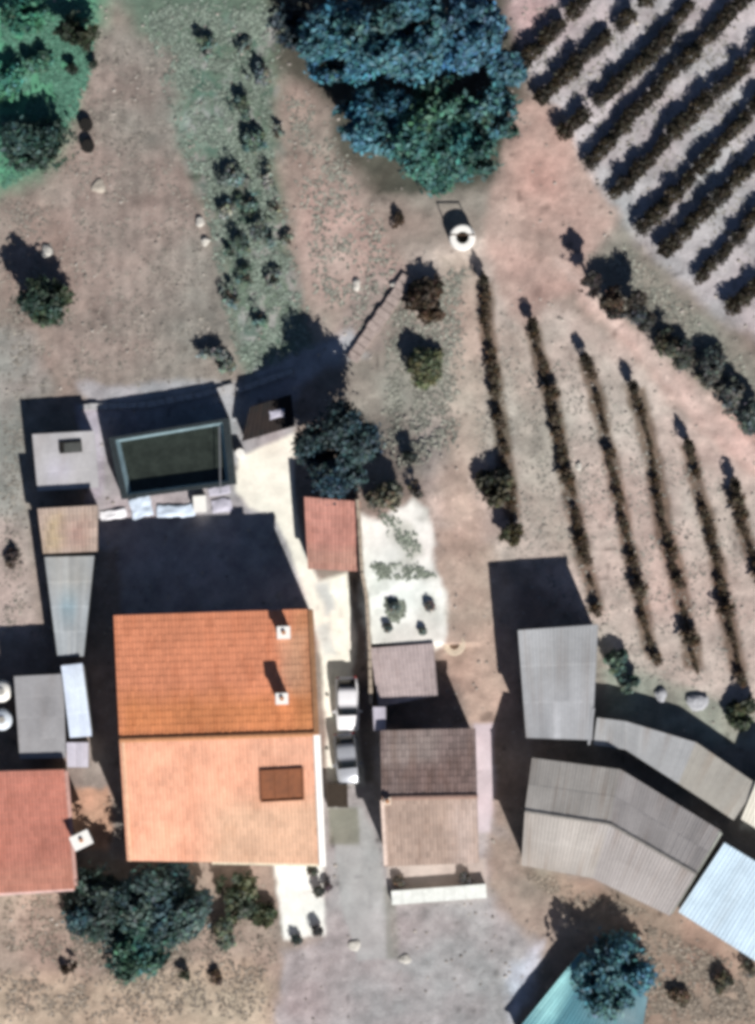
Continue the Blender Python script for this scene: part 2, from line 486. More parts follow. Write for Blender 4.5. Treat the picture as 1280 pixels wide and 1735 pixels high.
def slope(name, e0, e1, r1, r0, m, parent, pitch=0.22, amp=0.035, course=0.42, step=0.03, base=(0.4, 0.2, 0.12), var=0.12,
          patches=(), thick=0.10, seed=1, per=6, panel=1, stain=0.25):
    """A roof slope with its tile (or corrugated sheet) relief. e0-e1 eave, r0-r1 upper edge, world metres."""
    e0, e1, r1, r0 = [Vector(q) for q in (e0, e1, r1, r0)]
    wd = (e1 - e0).length
    ln = (r0 - e0).length
    nc = max(1, round(wd / pitch))
    nu = nc * per
    us = np.linspace(0, 1, nu + 1)
    nr = max(1, round(ln / course))
    vs = []
    for k in range(nr):
        vs += [k / nr, (k + 0.98) / nr]
    vs.append(1.0)
    fr = [0.0, 1.0] * nr + [1.0]
    vs = np.array(vs)
    fr = np.array(fr)
    U, V = np.meshgrid(us, vs)
    FR = np.repeat(fr[:, None], nu + 1, 1)
    a, b, c, d = [np.array(q) for q in (e0, e1, r1, r0)]
    Pt = (a * (1 - U[..., None]) + b * U[..., None]) * (1 - V[..., None]) + (d * (1 - U[..., None]) + c * U[..., None]) * V[..., None]
    nrm = np.cross(b - a, d - a)
    nrm /= np.linalg.norm(nrm)
    ph = U * nc
    prof = amp * (0.5 + 0.5 * np.cos(2 * math.pi * ph))
    rs = np.random.RandomState(seed)
    jit = rs.rand(len(vs), nc + 2)
    colid = np.clip((ph + 0.5).astype(int), 0, nc)
    cpan = colid // panel
    rowid = np.minimum((V * nr + 1e-6).astype(int), nr - 1)
    tj = rs.rand(nr + 1, nc + 2)
    hgt = prof + step * (1 - FR) + (tj[rowid, colid] - 0.5) * 0.012
    Pt = Pt + nrm * hgt[..., None]
    wx, wy = Pt[..., 0], Pt[..., 1]
    shade = 1 + (tj[rowid, cpan] - 0.5) * 2 * var + (fnoise(wx, wy, 1.8, seed + 5) - 0.5) * 0.45
    cc = np.array(base)[None, None, :] * shade[..., None]
    for (pp, rgb, soft, st) in patches:
        q = [P(x, y, float(e0.z))[:2] for x, y in pp]
        dd = sdist(wx + (fnoise(wx, wy, 0.8, 5) - 0.5) * 0.8, wy + (fnoise(wx, wy, 0.8, 6) - 0.5) * 0.8, q)
        mm = np.clip(dd / (2 * soft) + 0.5, 0, 1) * st
        cc = cc * (1 - mm[..., None]) + (np.array(rgb)[None, None, :] * shade[..., None]) * mm[..., None]
    run = np.clip((fnoise(wx * 2.2 + V * 0.0, wy * 0.7, 1.1, seed + 31) - 0.55) * 5, 0, 1) * stain
    cc = cc * (1 - run[..., None] * np.array([0.30, 0.42, 0.50]))
    R, C = U.shape
    V1 = Pt.reshape(-1, 3)
    low = (V1 - nrm * thick - nrm * hgt.reshape(-1, 1))
    ii = np.arange(R * C).reshape(R, C)
    top = np.stack([ii[:-1, :-1], ii[:-1, 1:], ii[1:, 1:], ii[1:, :-1]], -1).reshape(-1, 4)
    ring = np.concatenate([ii[0, :], ii[1:, -1], ii[-1, -2::-1], ii[-2:0:-1, 0]])
    nb = len(V1)
    lowv = low[ring]
    m_ = len(ring)
    k_ = np.arange(m_)
    sk = np.stack([ring[(k_ + 1) % m_], ring, nb + k_, nb + (k_ + 1) % m_], -1)
    allv = np.concatenate([V1, lowv])
    cols = np.concatenate([cc.reshape(-1, 3), cc.reshape(-1, 3)[ring]])
    # the underside closes the panel
    i00, i01, i11, i10 = 0, C - 1, (C - 1) + (R - 1), (C - 1) + (R - 1) + (C - 1)
    und = np.array([[nb + i00, nb + i10, nb + i11, nb + i01]])
    fs = np.concatenate([top, sk, und])
    return mk(name, allv, fs, m, parent, cols=np.clip(cols, 0.01, 0.86))


M_tile = mat('clay_tile', (0, 0, 0), 0.8, 9.0, 0.13, 0.8, 0.08, 0.12, attr=True)
M_sheet = mat('roof_sheet', (0, 0, 0), 0.65, 5.0, 0.10, 0.7, 0.10, 0.06, attr=True)
M_plaster = mat('cream_plaster', (0.62, 0.57, 0.49), 0.9, 3, 0.08, 0.4, 0.08, 0.06)
M_white = mat('white_paint', (0.8, 0.79, 0.76), 0.8, 6, 0.07, 1.0, 0.06, 0.05)
M_wallgrey = mat('grey_render', (0.36, 0.35, 0.33), 0.9, 4, 0.15, 0.8, 0.15, 0.1)
M_rubble = mat('rubble_wall', (0.30, 0.26, 0.22), 0.95, 4.5, 0.4, 0.8, 0.2, 0.5)
M_dark = mat('soot_dark', (0.012, 0.011, 0.010), 0.9, 6, 0.3, 1, 0.1, 0.1)
M_wood = mat('weathered_wood', (0.085, 0.05, 0.032), 0.85, 10, 0.35, 1, 0.2, 0.2)
M_ridge = mat('ridge_tile', (0.42, 0.20, 0.10), 0.85, 6, 0.2, 1, 0.1, 0.1)
M_steel = mat('dull_steel', (0.45, 0.46, 0.48), 0.45, 8, 0.1, 1, 0.05, 0.03, metal=0.6)
M_glass = mat('dark_glass', (0.012, 0.015, 0.018), 0.08, 2, 0.05, 1, 0.05, 0, spec=0.6)
M_rubber = mat('black_rubber', (0.02, 0.02, 0.02), 0.8, 20, 0.1, 1, 0.05, 0.05)


def inset(pts, d):
    """Move each corner of a convex outline (Vectors) d metres towards the centroid."""
    c = sum((Vector(p[:2]) for p in pts), Vector((0, 0))) / len(pts)
    r = []
    for p in pts:
        v = Vector(p[:2]) - c
        r.append(c + v * (1 - d / max(v.length, 0.01) * 1.3))
    return r


def cap_row(parent, a, b, m, name='ridge', r=0.12, seg=0.42):
    """A row of half-round ridge tiles."""
    a, b = Vector(a), Vector(b)
    d = b - a
    n = max(2, round(d.length / seg))
    s = Vector((-d.y, d.x, 0)).normalized()
    vs, fs = [], []
    for k in range(n):
        p = a + d * (k / n)
        q = a + d * ((k + 1.06) / n)
        for (pt, rr) in ((p, r * 1.1), (q, r * 0.94)):
            for j in range(6):
                an = math.pi * j / 5
                vs.append(pt + s * (math.cos(an) * rr * 1.25) + Vector((0, 0, math.sin(an) * rr)))
        o_ = k * 12
        for j in range(5):
            fs.append((o_ + j, o_ + j + 1, o_ + 6 + j + 1, o_ + 6 + j))
        fs.append(tuple(o_ + j for j in range(6)))
        fs.append(tuple(o_ + 6 + j for j in range(6)))
    return mk(name, vs, fs, m, parent)


def gable(name, label, cat, N, E, ridge, m_wall, roofkw, kwn, kws, gap=0.25):
    """N: eave pair of the upper (north) slope [west, east] with z; E: eave pair of the south slope; ridge: [west, east]."""
    nW, nE = N
    sW, sE = E
    rW, rE = ridge
    ctr = (nW + nE + sW + sE) / 4
    root = thing(name, label, cat, (ctr.x, ctr.y, 0))
    a = dict(roofkw)
    a.update(kwn)
    slope('roof_slope', nE, nW, rW, rE, root_m(a), root, **strip(a))
    a = dict(roofkw)
    a.update(kws)
    slope('roof_slope', sW, sE, rE, rW, root_m(a), root, **strip(a))
    # walls stand a little inside the eaves
    pts, tops = [], []
    for p in (nW, rW, sW, sE, rE, nE):
        v = Vector((p.x - ctr.x, p.y - ctr.y))
        k = 1 - gap * 1.3 / max(v.length, 0.1)
        pts.append((ctr.x + v.x * k, ctr.y + v.y * k))
        tops.append(p.z - 0.20)
    mb = MB()
    mb.prism(pts, -0.15, tops)
    mb.build('wall', m_wall, root)
    cap_row(root, rW + Vector((0, 0, 0.04)), rE + Vector((0, 0, 0.04)), roofkw.get('ridge_m', M_ridge))
    return root


def root_m(a):
    return a.get('mat', M_tile)


def strip(a):
    return {k: v for k, v in a.items() if k not in ('mat', 'ridge_m')}


def lean(name, label, cat, pts, m_wall, kw, z_open=False, gap=0.15, parapet=None, group=None):
    """A single-slope roof on walls. pts: four Vectors e0,e1,r1,r0 (counter-clockwise from above)."""
    c = sum(pts, Vector()) / 4
    root = thing(name, label, cat, (c.x, c.y, 0), group)
    a = dict(kw)
    slope('roof', *pts, root_m(a), root, **strip(a))
    q, t = [], []
    for p in pts:
        v = Vector((p.x - c.x, p.y - c.y))
        k = 1 - gap * 1.3 / max(v.length, 0.1)
        q.append((c.x + v.x * k, c.y + v.y * k))
        t.append(p.z - 0.13)
    mb = MB()
    mb.prism(q, -0.15, t)
    mb.build('wall', m_wall, root)
    return root


# --- the big house under the orange roof
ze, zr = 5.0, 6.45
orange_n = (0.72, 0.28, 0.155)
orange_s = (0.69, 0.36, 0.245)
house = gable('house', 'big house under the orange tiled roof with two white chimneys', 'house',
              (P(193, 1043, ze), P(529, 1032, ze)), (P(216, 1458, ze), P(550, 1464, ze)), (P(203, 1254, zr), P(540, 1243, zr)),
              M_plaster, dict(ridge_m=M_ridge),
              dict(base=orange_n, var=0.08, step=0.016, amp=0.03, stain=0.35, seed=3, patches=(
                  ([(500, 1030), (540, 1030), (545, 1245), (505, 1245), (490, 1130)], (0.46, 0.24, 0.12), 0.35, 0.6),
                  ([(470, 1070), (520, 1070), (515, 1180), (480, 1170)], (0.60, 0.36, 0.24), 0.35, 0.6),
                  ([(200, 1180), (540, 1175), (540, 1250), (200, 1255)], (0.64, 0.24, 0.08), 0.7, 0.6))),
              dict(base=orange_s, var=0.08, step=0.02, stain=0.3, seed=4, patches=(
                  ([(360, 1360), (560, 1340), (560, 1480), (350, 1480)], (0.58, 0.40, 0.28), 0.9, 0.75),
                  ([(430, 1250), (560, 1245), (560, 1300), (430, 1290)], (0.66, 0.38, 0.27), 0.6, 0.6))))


def chimney(parent, px, py, zb, h, sx, sy, m=M_white, rz=0.03, name='chimney'):
    c = P(px, py, zb + h)
    mb = MB()
    mb.box((c.x, c.y, zb + h / 2 - 0.35), (sx * 0.82, sy * 0.82, h + 0.5), rz)
    mb.box((c.x, c.y, zb + h - 0.06), (sx, sy, 0.12), rz)
    o = mb.build(name, m, parent)
    mc = MB()
    mc.tube([(c.x, c.y, zb + h - 0.02), (c.x, c.y, zb + h + 0.16)], [0.13, 0.12], 10)
    mc.build('chimney_pot', M_ridge, o)
    return o


chimney(house, 481, 1072, 5.25, 1.0, 0.78, 0.74)
chimney(house, 478, 1184, 5.95, 1.3, 0.74, 0.66)
# roof light sunk into the south slope
q = [P(440, 1306, 6.62), P(514, 1302, 6.64), P(516, 1356, 6.1), P(442, 1360, 6.1)]
q = [Vector((v.x, v.y, ze + (zr - ze) * (P(0, 1461, ze).y - v.y) / (P(0, 1461, ze).y - P(0, 1248, zr).y))) for v in q]
up = Vector((0, 0, 1))
mb = MB()
for i in range(4):
    a, b = q[i], q[(i + 1) % 4]
    cc_ = sum(q, Vector()) / 4
    ai, bi = a + (cc_ - a) * 0.06, b + (cc_ - b) * 0.06
    mb.hexa([a - up * 0.1, ai - up * 0.1, bi - up * 0.1, b - up * 0.1], [a + up * 0.22, ai + up * 0.22, bi + up * 0.22, b + up * 0.22])
fr = mb.build('roof_light', mat('rust_frame', (0.20, 0.075, 0.035), 0.8, 5, 0.2), house)
mb = MB()
ins_ = [p + (sum(q, Vector()) / 4 - p) * 0.07 for p in q]
mb.add([p + up * 0.10 for p in ins_], [(3, 2, 1, 0)])
mb.build('pane', mat('rust_pane', (0.19, 0.062, 0.022), 0.6, 2.5, 0.3, 0.8, 0.2, 0.05), fr)
mb = MB()
for f_ in (0.34, 0.67):
    a = ins_[0].lerp(ins_[1], f_)
    b = ins_[3].lerp(ins_[2], f_)
    s_ = Vector((0.03, 0, 0))
    mb.hexa([b - s_ + up * .09, b + s_ + up * .09, a + s_ + up * .09, a - s_ + up * .09], [b - s_ + up * .16, b + s_ + up * .16, a + s_ + up * .16, a - s_ + up * .16])
mb.build('bar', mat('rust_frame', (0, 0, 0)), fr)


def edge_strip(name, parent, a, b, w_, h_, m, dz=0.02):
    """A raised strip (verge, coping, gutter) from a to b, w_ wide towards the left of a->b."""
    a, b = Vector(a), Vector(b)
    d = (b - a)
    s = Vector((-d.y, d.x, 0)).normalized() * w_
    mb = MB()
    mb.hexa([a + up * (dz - 0.15), b + up * (dz - 0.15), b + s + up * (dz - 0.15), a + s + up * (dz - 0.15)],
            [a + up * (dz + h_), b + up * (dz + h_), b + s + up * (dz + h_), a + s + up * (dz + h_)])
    return mb.build(name, m, parent)


edge_strip('verge', house, P(553, 1468, ze), P(543, 1245, zr), 0.40, 0.12, M_white)
edge_strip('verge', house, P(207, 1258, zr), P(219, 1459, ze), 0.16, 0.10, mat('peach_verge', (0.66, 0.42, 0.28), 0.85))
edge_strip('verge', house, P(541, 1240, zr), P(531, 1033, ze), 0.30, 0.10, mat('brown_verge', (0.36, 0.19, 0.10), 0.85))
edge_strip('gutter', house, P(360, 1464, ze - 0.12), P(552, 1468, ze - 0.12), 0.16, 0.10, mat('cream_gutter', (0.75, 0.68, 0.52), 0.6))

# --- small house with the dark brown ridge roof
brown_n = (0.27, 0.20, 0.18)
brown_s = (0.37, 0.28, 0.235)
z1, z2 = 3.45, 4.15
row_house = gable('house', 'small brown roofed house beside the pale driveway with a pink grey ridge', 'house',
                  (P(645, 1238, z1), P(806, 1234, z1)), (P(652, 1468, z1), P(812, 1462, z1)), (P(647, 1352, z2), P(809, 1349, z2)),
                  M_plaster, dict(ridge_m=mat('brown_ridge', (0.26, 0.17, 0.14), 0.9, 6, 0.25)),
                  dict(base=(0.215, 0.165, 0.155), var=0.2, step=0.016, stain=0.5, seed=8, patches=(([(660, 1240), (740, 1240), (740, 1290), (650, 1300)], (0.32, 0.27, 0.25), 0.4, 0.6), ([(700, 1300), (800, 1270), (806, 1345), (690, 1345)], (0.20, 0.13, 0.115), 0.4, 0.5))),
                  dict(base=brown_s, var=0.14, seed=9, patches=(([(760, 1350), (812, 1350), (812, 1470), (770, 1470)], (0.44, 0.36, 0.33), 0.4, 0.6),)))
edge_strip('verge', row_house, P(645, 1356, z2), P(651, 1466, z1), 0.22, 0.06, mat('pale_verge', (0.6, 0.48, 0.42), 0.9))
chimney(row_house, 657, 1358, z2 - 0.15, 0.45, 0.42, 0.42, mat('cream_chimney', (0.72, 0.6, 0.5), 0.9))
# white coping wall across its front terrace
r_ = thing('terrace_wall', 'low white wall along the front of the brown roofed house', 'wall', P(742, 1516))
mb = MB()
a, b = P(664, 1520), P(824, 1508)
d = (b - a).normalized()
s_ = Vector((-d.y, d.x, 0))
n_ = 9
for k in range(n_):
    t0, t1 = k / n_, (k + 0.985) / n_
    p0, p1 = a.lerp(b, t0), a.lerp(b, t1)
    wv = 0.42
    zz = 0.62 + 0.02 * random.random()
    m2 = MB()
    m2.hexa([p0 - s_ * wv + up * 0.5, p1 - s_ * wv + up * 0.5, p1 + s_ * wv + up * 0.5, p0 + s_ * wv + up * 0.5],
            [p0 - s_ * wv + up * zz, p1 - s_ * wv + up * zz, p1 + s_ * wv + up * zz, p0 + s_ * wv + up * zz])
    m2.build('coping', mat('white_coping', (0.70, 0.73, 0.71), 0.85, 3, 0.16, 0.8, 0.1), r_)
mb.hexa([a - s_ * .36 - up * .1, b - s_ * .36 - up * .1, b + s_ * .36 - up * .1, a + s_ * .36 - up * .1],
        [a - s_ * .36 + up * .5, b - s_ * .36 + up * .5, b + s_ * .36 + up * .5, a + s_ * .36 + up * .5])
mb.build('wall', M_plaster, r_)

# --- lean-to between the white terrace and the brown house
pinkgrey = (0.40, 0.335, 0.335)
lean('shed', 'pinkish grey lean-to roof below the white terrace', 'shed',
     [P(642, 1198, 1.75), P(742, 1178, 1.75), P(735, 1090, 1.9), P(628, 1098, 1.9)], M_rubble,
     dict(base=pinkgrey, var=0.10, seed=12))
lean('shed', 'salmon tiled hut on the left of the white terrace', 'hut',
     [P(522, 964, 1.7), P(606, 968, 1.7), P(611, 850, 2.1), P(516, 842, 2.1)], M_rubble,
     dict(base=(0.46, 0.225, 0.185), var=0.12, seed=13, patches=(([(515, 930), (610, 930), (610, 970), (515, 970)], (0.40, 0.24, 0.19), 0.3, 0.7),)))
lean('shed', 'little lilac roof at the upper left corner of the brown roofed house', 'shed',
     [P(634, 1238, 2.85), P(654, 1238, 2.85), P(654, 1198, 2.95), P(632, 1198, 2.95)], M_rubble,
     dict(mat=M_sheet, base=(0.42, 0.40, 0.47), pitch=0.2, amp=0.02, course=1.5, step=0.01, var=0.1, seed=77, per=4), gap=0.08)
lean('shed', 'near-black lean-to added in place of a shadow beside the water tank', 'shed',
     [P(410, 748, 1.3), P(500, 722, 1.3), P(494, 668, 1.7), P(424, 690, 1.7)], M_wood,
     dict(base=(0.016, 0.011, 0.010), var=0.3, pitch=0.3, amp=0.02, seed=14))  # near-black base colour stands for a tree's shadow; the lean-to is added

# --- right hand block: square flat-pitched roof, bent gabled barn, low roof behind it
grey = (0.325, 0.335, 0.35)
blk = lean('outbuilding', 'square pale grey roofed outbuilding at the end of the vine rows', 'outbuilding',
           [P(892, 1250, 3.35), P(1004, 1254, 3.35), P(1014, 1058, 3.55), P(878, 1068, 3.55)], M_wallgrey,
           dict(mat=M_sheet, base=grey, pitch=0.18, amp=0.03, course=2.4, step=0.012, var=0.10, stain=0.4, panel=5, seed=21, per=4,
                patches=(([(890, 1180), (1000, 1180), (1000, 1255), (890, 1255)], (0.42, 0.43, 0.46), 0.9, 0.7),
                         ([(930, 1230), (950, 1230), (950, 1248), (930, 1248)], (0.6, 0.62, 0.66), 0.2, 0.8))))
edge_strip('coping', blk, P(1000, 1262, 3.3), P(1008, 1200, 3.4), 0.14, 0.05, M_steel)

low = thing('outbuilding', 'low grey roof lying between the square outbuilding and the bent barn', 'outbuilding', P(1130, 1300))
L = [P(1012, 1216, 1.9), P(1060, 1222, 1.9), P(1180, 1258, 1.9), P(1285, 1330, 1.9)]
Lb = [P(1006, 1262, 1.98), P(1060, 1270, 1.98), P(1150, 1328, 1.98), P(1244, 1390, 1.98)]
for k in range(3):
    slope('roof', L[k + 1], L[k], Lb[k], Lb[k + 1], M_sheet, low, pitch=0.18, amp=0.025, course=1.8, step=0.01, per=4, panel=5, var=0.11, stain=0.5, seed=30 + k,
          base=(0.36, 0.37, 0.385) if k < 2 else (0.37, 0.355, 0.325))
mb = MB()
mb.prism([(v.x, v.y) for v in inset(Lb + L[::-1], 0.15)], -0.1, [1.78] * 8)
mb.build('wall', M_wallgrey, low)

barn = thing('barn', 'long bent barn with a grey ridge roof on the right', 'barn', P(1040, 1400))
zb1, zb2 = 3.35, 4.0
Nn = [P(902, 1284, zb1), P(1052, 1304, zb1), P(1222, 1408, zb1)]
Rr = [P(890, 1374, zb2), P(1034, 1396, zb2), P(1180, 1480, zb2)]
Ss = [P(884, 1466, zb1), P(1005, 1488, zb1), P(1136, 1552, zb1)]
for k in range(2):
    slope('roof_slope', Nn[k + 1], Nn[k], Rr[k], Rr[k + 1], M_sheet, barn, pitch=0.2, amp=0.03, course=1.6, step=0.012, per=4, panel=5, var=0.10, stain=0.5, seed=40 + k,
          base=(0.33, 0.315, 0.30) if k == 0 else (0.30, 0.285, 0.285))
    slope('roof_slope', Ss[k], Ss[k + 1], Rr[k + 1], Rr[k], M_sheet, barn, pitch=0.2, amp=0.03, course=1.6, step=0.012, per=4, panel=5, var=0.10, stain=0.5, seed=44 + k,
          base=(0.36, 0.335, 0.315) if k == 0 else (0.335, 0.31, 0.305),
          patches=(([(880, 1440), (960, 1450), (960, 1480), (880, 1470)], (0.34, 0.29, 0.25), 0.5, 0.6),
                   ([(1010, 1390), (1035, 1395), (1020, 1430), (1005, 1420)], (0.48, 0.47, 0.48), 0.25, 0.7)))
    cap_row(barn, Rr[k] + up * 0.03, Rr[k + 1] + up * 0.03, mat('grey_ridge', (0.2, 0.19, 0.18), 0.9), r=0.08, seg=0.9)
mb = MB()
for k in range(2):
    w4 = inset([Nn[k], Nn[k + 1], Ss[k + 1], Ss[k]][::-1], 0.2)
    mb.prism([(v.x, v.y) for v in w4], -0.1, [zb1 - 0.2] * 4)
mb.build('wall', M_wallgrey, barn)
edge_strip('verge', barn, P(1140, 1548, zb1), P(1224, 1412, zb1), 0.22, 0.06, mat('green_verge', (0.34, 0.36, 0.32), 0.8))

lean('shed', 'bright bluish white metal roofed shed in the lower right corner', 'shed',
     [P(1150, 1545, 2.6), P(1330, 1660, 2.6), P(1398, 1530, 3.0), P(1228, 1428, 3.0)], M_wallgrey,
     dict(mat=M_sheet, base=(0.52, 0.66, 0.78), pitch=0.25, amp=0.025, course=3.0, step=0.01, var=0.06, panel=4, seed=50, per=4))
lean('shed', 'cream roofed shed cut by the right edge below the low grey roof', 'shed',
     [P(1256, 1388, 2.0), P(1340, 1440, 2.0), P(1400, 1330, 2.2), P(1296, 1290, 2.2)], M_wallgrey,
     dict(mat=M_sheet, base=(0.70, 0.68, 0.60), pitch=0.25, amp=0.025, course=3.0, step=0.01, var=0.03, seed=51, per=4))

# --- turquoise roofed shelter at the bottom
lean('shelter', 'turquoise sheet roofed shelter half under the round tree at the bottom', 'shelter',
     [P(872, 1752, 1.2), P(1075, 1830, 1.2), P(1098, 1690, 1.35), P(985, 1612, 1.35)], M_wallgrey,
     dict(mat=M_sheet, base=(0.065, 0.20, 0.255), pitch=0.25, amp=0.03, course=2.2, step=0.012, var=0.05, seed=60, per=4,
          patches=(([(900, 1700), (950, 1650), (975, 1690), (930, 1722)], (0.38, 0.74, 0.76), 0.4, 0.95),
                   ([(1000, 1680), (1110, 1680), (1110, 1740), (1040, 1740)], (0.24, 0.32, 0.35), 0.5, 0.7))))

# --- left hand yard buildings
lean('shed', 'grey flat roofed shed with a dark hatch on the far left', 'shed',
     [P(64, 832, 1.75), P(168, 826, 1.75), P(160, 730, 1.95), P(55, 736, 1.95)], M_rubble,
     dict(mat=M_sheet, base=(0.39, 0.385, 0.40), pitch=0.9, amp=0.008, course=1.2, step=0.006, var=0.06, seed=70, per=3,
          patches=(([(80, 775), (110, 775), (120, 815), (80, 820)], (0.48, 0.47, 0.55), 0.4, 0.7),)))
ht = thing('roof_hatch', 'dark hatch lying on the grey flat shed roof', 'hatch', P(120, 757, 1.92))
mb = MB()
c = P(120, 757, 2.0)
mb.box((c.x, c.y, 2.0), (1.35, 0.72, 0.12), 0.08)
mb.build('frame', M_dark, ht)
mb = MB()
mb.box((c.x + 0.12, c.y - 0.03, 2.085), (1.0, 0.56, 0.05), 0.08)
mb.build('lid', mat('grey_lid', (0.07, 0.075, 0.072), 0.8), ht)
lean('shed', 'rusty tan roofed shed between the grey shed and the bluish roof', 'shed',
     [P(74, 938, 2.75), P(166, 934, 2.75), P(166, 856, 2.95), P(64, 862, 2.95)], M_rubble,
     dict(base=(0.43, 0.34, 0.29), var=0.16, seed=71, patches=(([(80, 880), (110, 870), (105, 930), (80, 935)], (0.42, 0.33, 0.20), 0.4, 0.7), ([(110, 890), (150, 880), (150, 925), (110, 925)], (0.37, 0.24, 0.21), 0.4, 0.7))))
lean('shed', 'narrow bluish grey roof running down the alley', 'shed',
     [P(98, 1112, 2.3), P(142, 1112, 2.3), P(160, 942, 2.5), P(76, 944, 2.5)], M_rubble,
     dict(mat=M_sheet, base=(0.33, 0.36, 0.385), pitch=0.3, amp=0.02, course=1.5, step=0.02, var=0.16, seed=72, per=4,
          patches=(([(80, 945), (150, 945), (150, 990), (90, 990)], (0.40, 0.39, 0.36), 0.4, 0.7), ([(95, 1000), (140, 990), (130, 1050), (100, 1050)], (0.22, 0.31, 0.36), 0.3, 0.8))))
lean('shed', 'long pale blue sheet roof beside the dark alley', 'shed',
     [P(119, 1250, 2.7), P(156, 1247, 2.7), P(140, 1124, 2.85), P(104, 1128, 2.85)], M_wallgrey,
     dict(mat=M_sheet, base=(0.60, 0.68, 0.82), pitch=0.2, amp=0.02, course=1.5, step=0.01, var=0.05, seed=73, per=4))
lean('shed', 'little lilac white roof below the pale blue sheet roof', 'shed',
     [P(115, 1300, 2.4), P(150, 1300, 2.4), P(150, 1258, 2.5), P(113, 1258, 2.5)], M_wallgrey,
     dict(mat=M_sheet, base=(0.52, 0.50, 0.58), pitch=0.2, amp=0.02, course=1.5, step=0.01, var=0.1, seed=74, per=4))
lean('outbuilding', 'grey concrete roofed outbuilding above the red roof on the left edge', 'outbuilding',
     [P(34, 1286, 2.4), P(112, 1284, 2.4), P(108, 1142, 2.6), P(24, 1146, 2.6)], M_rubble,
     dict(mat=M_sheet, base=(0.275, 0.275, 0.29), pitch=1.0, amp=0.01, course=1.3, step=0.006, var=0.08, seed=75, per=3))
red = lean('house', 'red tiled house cut off by the left edge of the photo', 'house',
           [P(-180, 1524, 2.9), P(128, 1506, 2.9), P(112, 1304, 3.3), P(-180, 1312, 3.3)], M_plaster,
           dict(base=(0.45, 0.185, 0.14), var=0.10, seed=76, patches=(([(-20, 1480), (140, 1450), (140, 1520), (-20, 1530)], (0.45, 0.22, 0.16), 0.6, 0.6),)))
edge_strip('verge', red, P(132, 1500, 2.9), P(116, 1306, 3.3), 0.22, 0.05, mat('pink_verge', (0.5, 0.3, 0.26), 0.85))
edge_strip('gutter', red, P(-150, 1528, 2.8), P(126, 1509, 2.8), 0.16, 0.06, mat('pink_gutter', (0.7, 0.5, 0.47), 0.8))
chimney(red, 138, 1424, 2.6, 1.45, 1.2, 0.9, M_white, rz=0.45)
for (a_, b_, lb) in ((2, 1172, 'upper white water tank at the left edge beside the grey outbuilding'), (3, 1220, 'lower pale blue water tank at the left edge beside the grey outbuilding')):
    tk = thing('water_tank', lb, 'tank', P(a_, b_), 'water tanks at the left edge')
    c = P(a_, b_, 1.7)
    mb = MB()
    mb.lathe((c.x, c.y, 0), [(0.02, -0.05), (0.62, -0.05), (0.64, 0.3), (0.62, 0.6), (0.64, 0.9), (0.62, 1.2), (0.64, 1.5), (0.55, 1.62), (0.2, 1.72), (0.02, 1.74)], 22)
    mb.build('body', M_white if b_ < 1200 else mat('pale_blue_tank', (0.58, 0.64, 0.72), 0.5), tk, smooth=True)
    mb = MB()
    mb.lathe((c.x, c.y, 1.70), [(0.22, 0), (0.22, 0.08), (0.02, 0.1)], 14)
    mb.build('lid', M_wallgrey, tk)

# --- raised irrigation tank with dark water
tank = thing('irrigation_tank', 'raised concrete irrigation tank full of dark green water', 'tank', P(290, 780))
zt = 1.95
O = [P(206, 846, zt), P(400, 820, zt), P(388, 708, zt), P(184, 742, zt)]
cen = sum(O, Vector()) / 4
cen.z = zt


def inn(f, z):
    r = []
    for v in O:
        dd = v - cen
        l_ = Vector((dd.x, dd.y, 0)).length
        k = 1 - f / l_
        r.append(Vector((cen.x + dd.x * k, cen.y + dd.y * k, z)))
    return r


I1, I2 = inn(0.45, zt), inn(0.70, zt - 0.7)
mb = MB()
lo = [Vector((v.x, v.y, -0.1)) for v in O]
n = 4
mb.add(lo + O, [(i, (i + 1) % 4, 4 + (i + 1) % 4, 4 + i) for i in range(4)])
mb.build('outer_wall', mat('mossy_wall', (0.04, 0.05, 0.05), 0.9, 4, 0.3, 0.8, 0.2, 0.15), tank)
mb = MB()
mb.add([v + up * 0.05 for v in O] + [v + up * 0.05 for v in I1] + O, [(i, (i + 1) % 4, 4 + (i + 1) % 4, 4 + i) for i in range(4)] + [(8 + i, 8 + (i + 1) % 4, (i + 1) % 4, i) for i in range(4)])
mb.build('rim', mat('dark_rim', (0.022, 0.031, 0.036), 0.85, 4, 0.3, 0.9, 0.2, 0.1), tank)
mb = MB()
mb.add([v + up * 0.05 for v in I1] + I2, [(i, (i + 1) % 4, 4 + (i + 1) % 4, 4 + i) for i in range(4)])
mb.build('inner_wall', mat('pale_lining', (0.20, 0.29, 0.33), 0.85, 3, 0.25, 0.8, 0.25, 0.1), tank)
mb = MB()
mb.add([v - up * 0 for v in I2], [(0, 1, 2, 3)])
mb.build('water', mat('tank_water', (0.028, 0.035, 0.030), 0.12, 2.0, 0.35, 0.5, 0.2, 0.01, spec=0.4), tank)
mb = MB()
a, b = P(372, 722, zt + .08), P(374, 838, zt + .08)
mb.tube([a, b], [0.035, 0.035], 8)
mb.build('pipe', M_steel, tank)

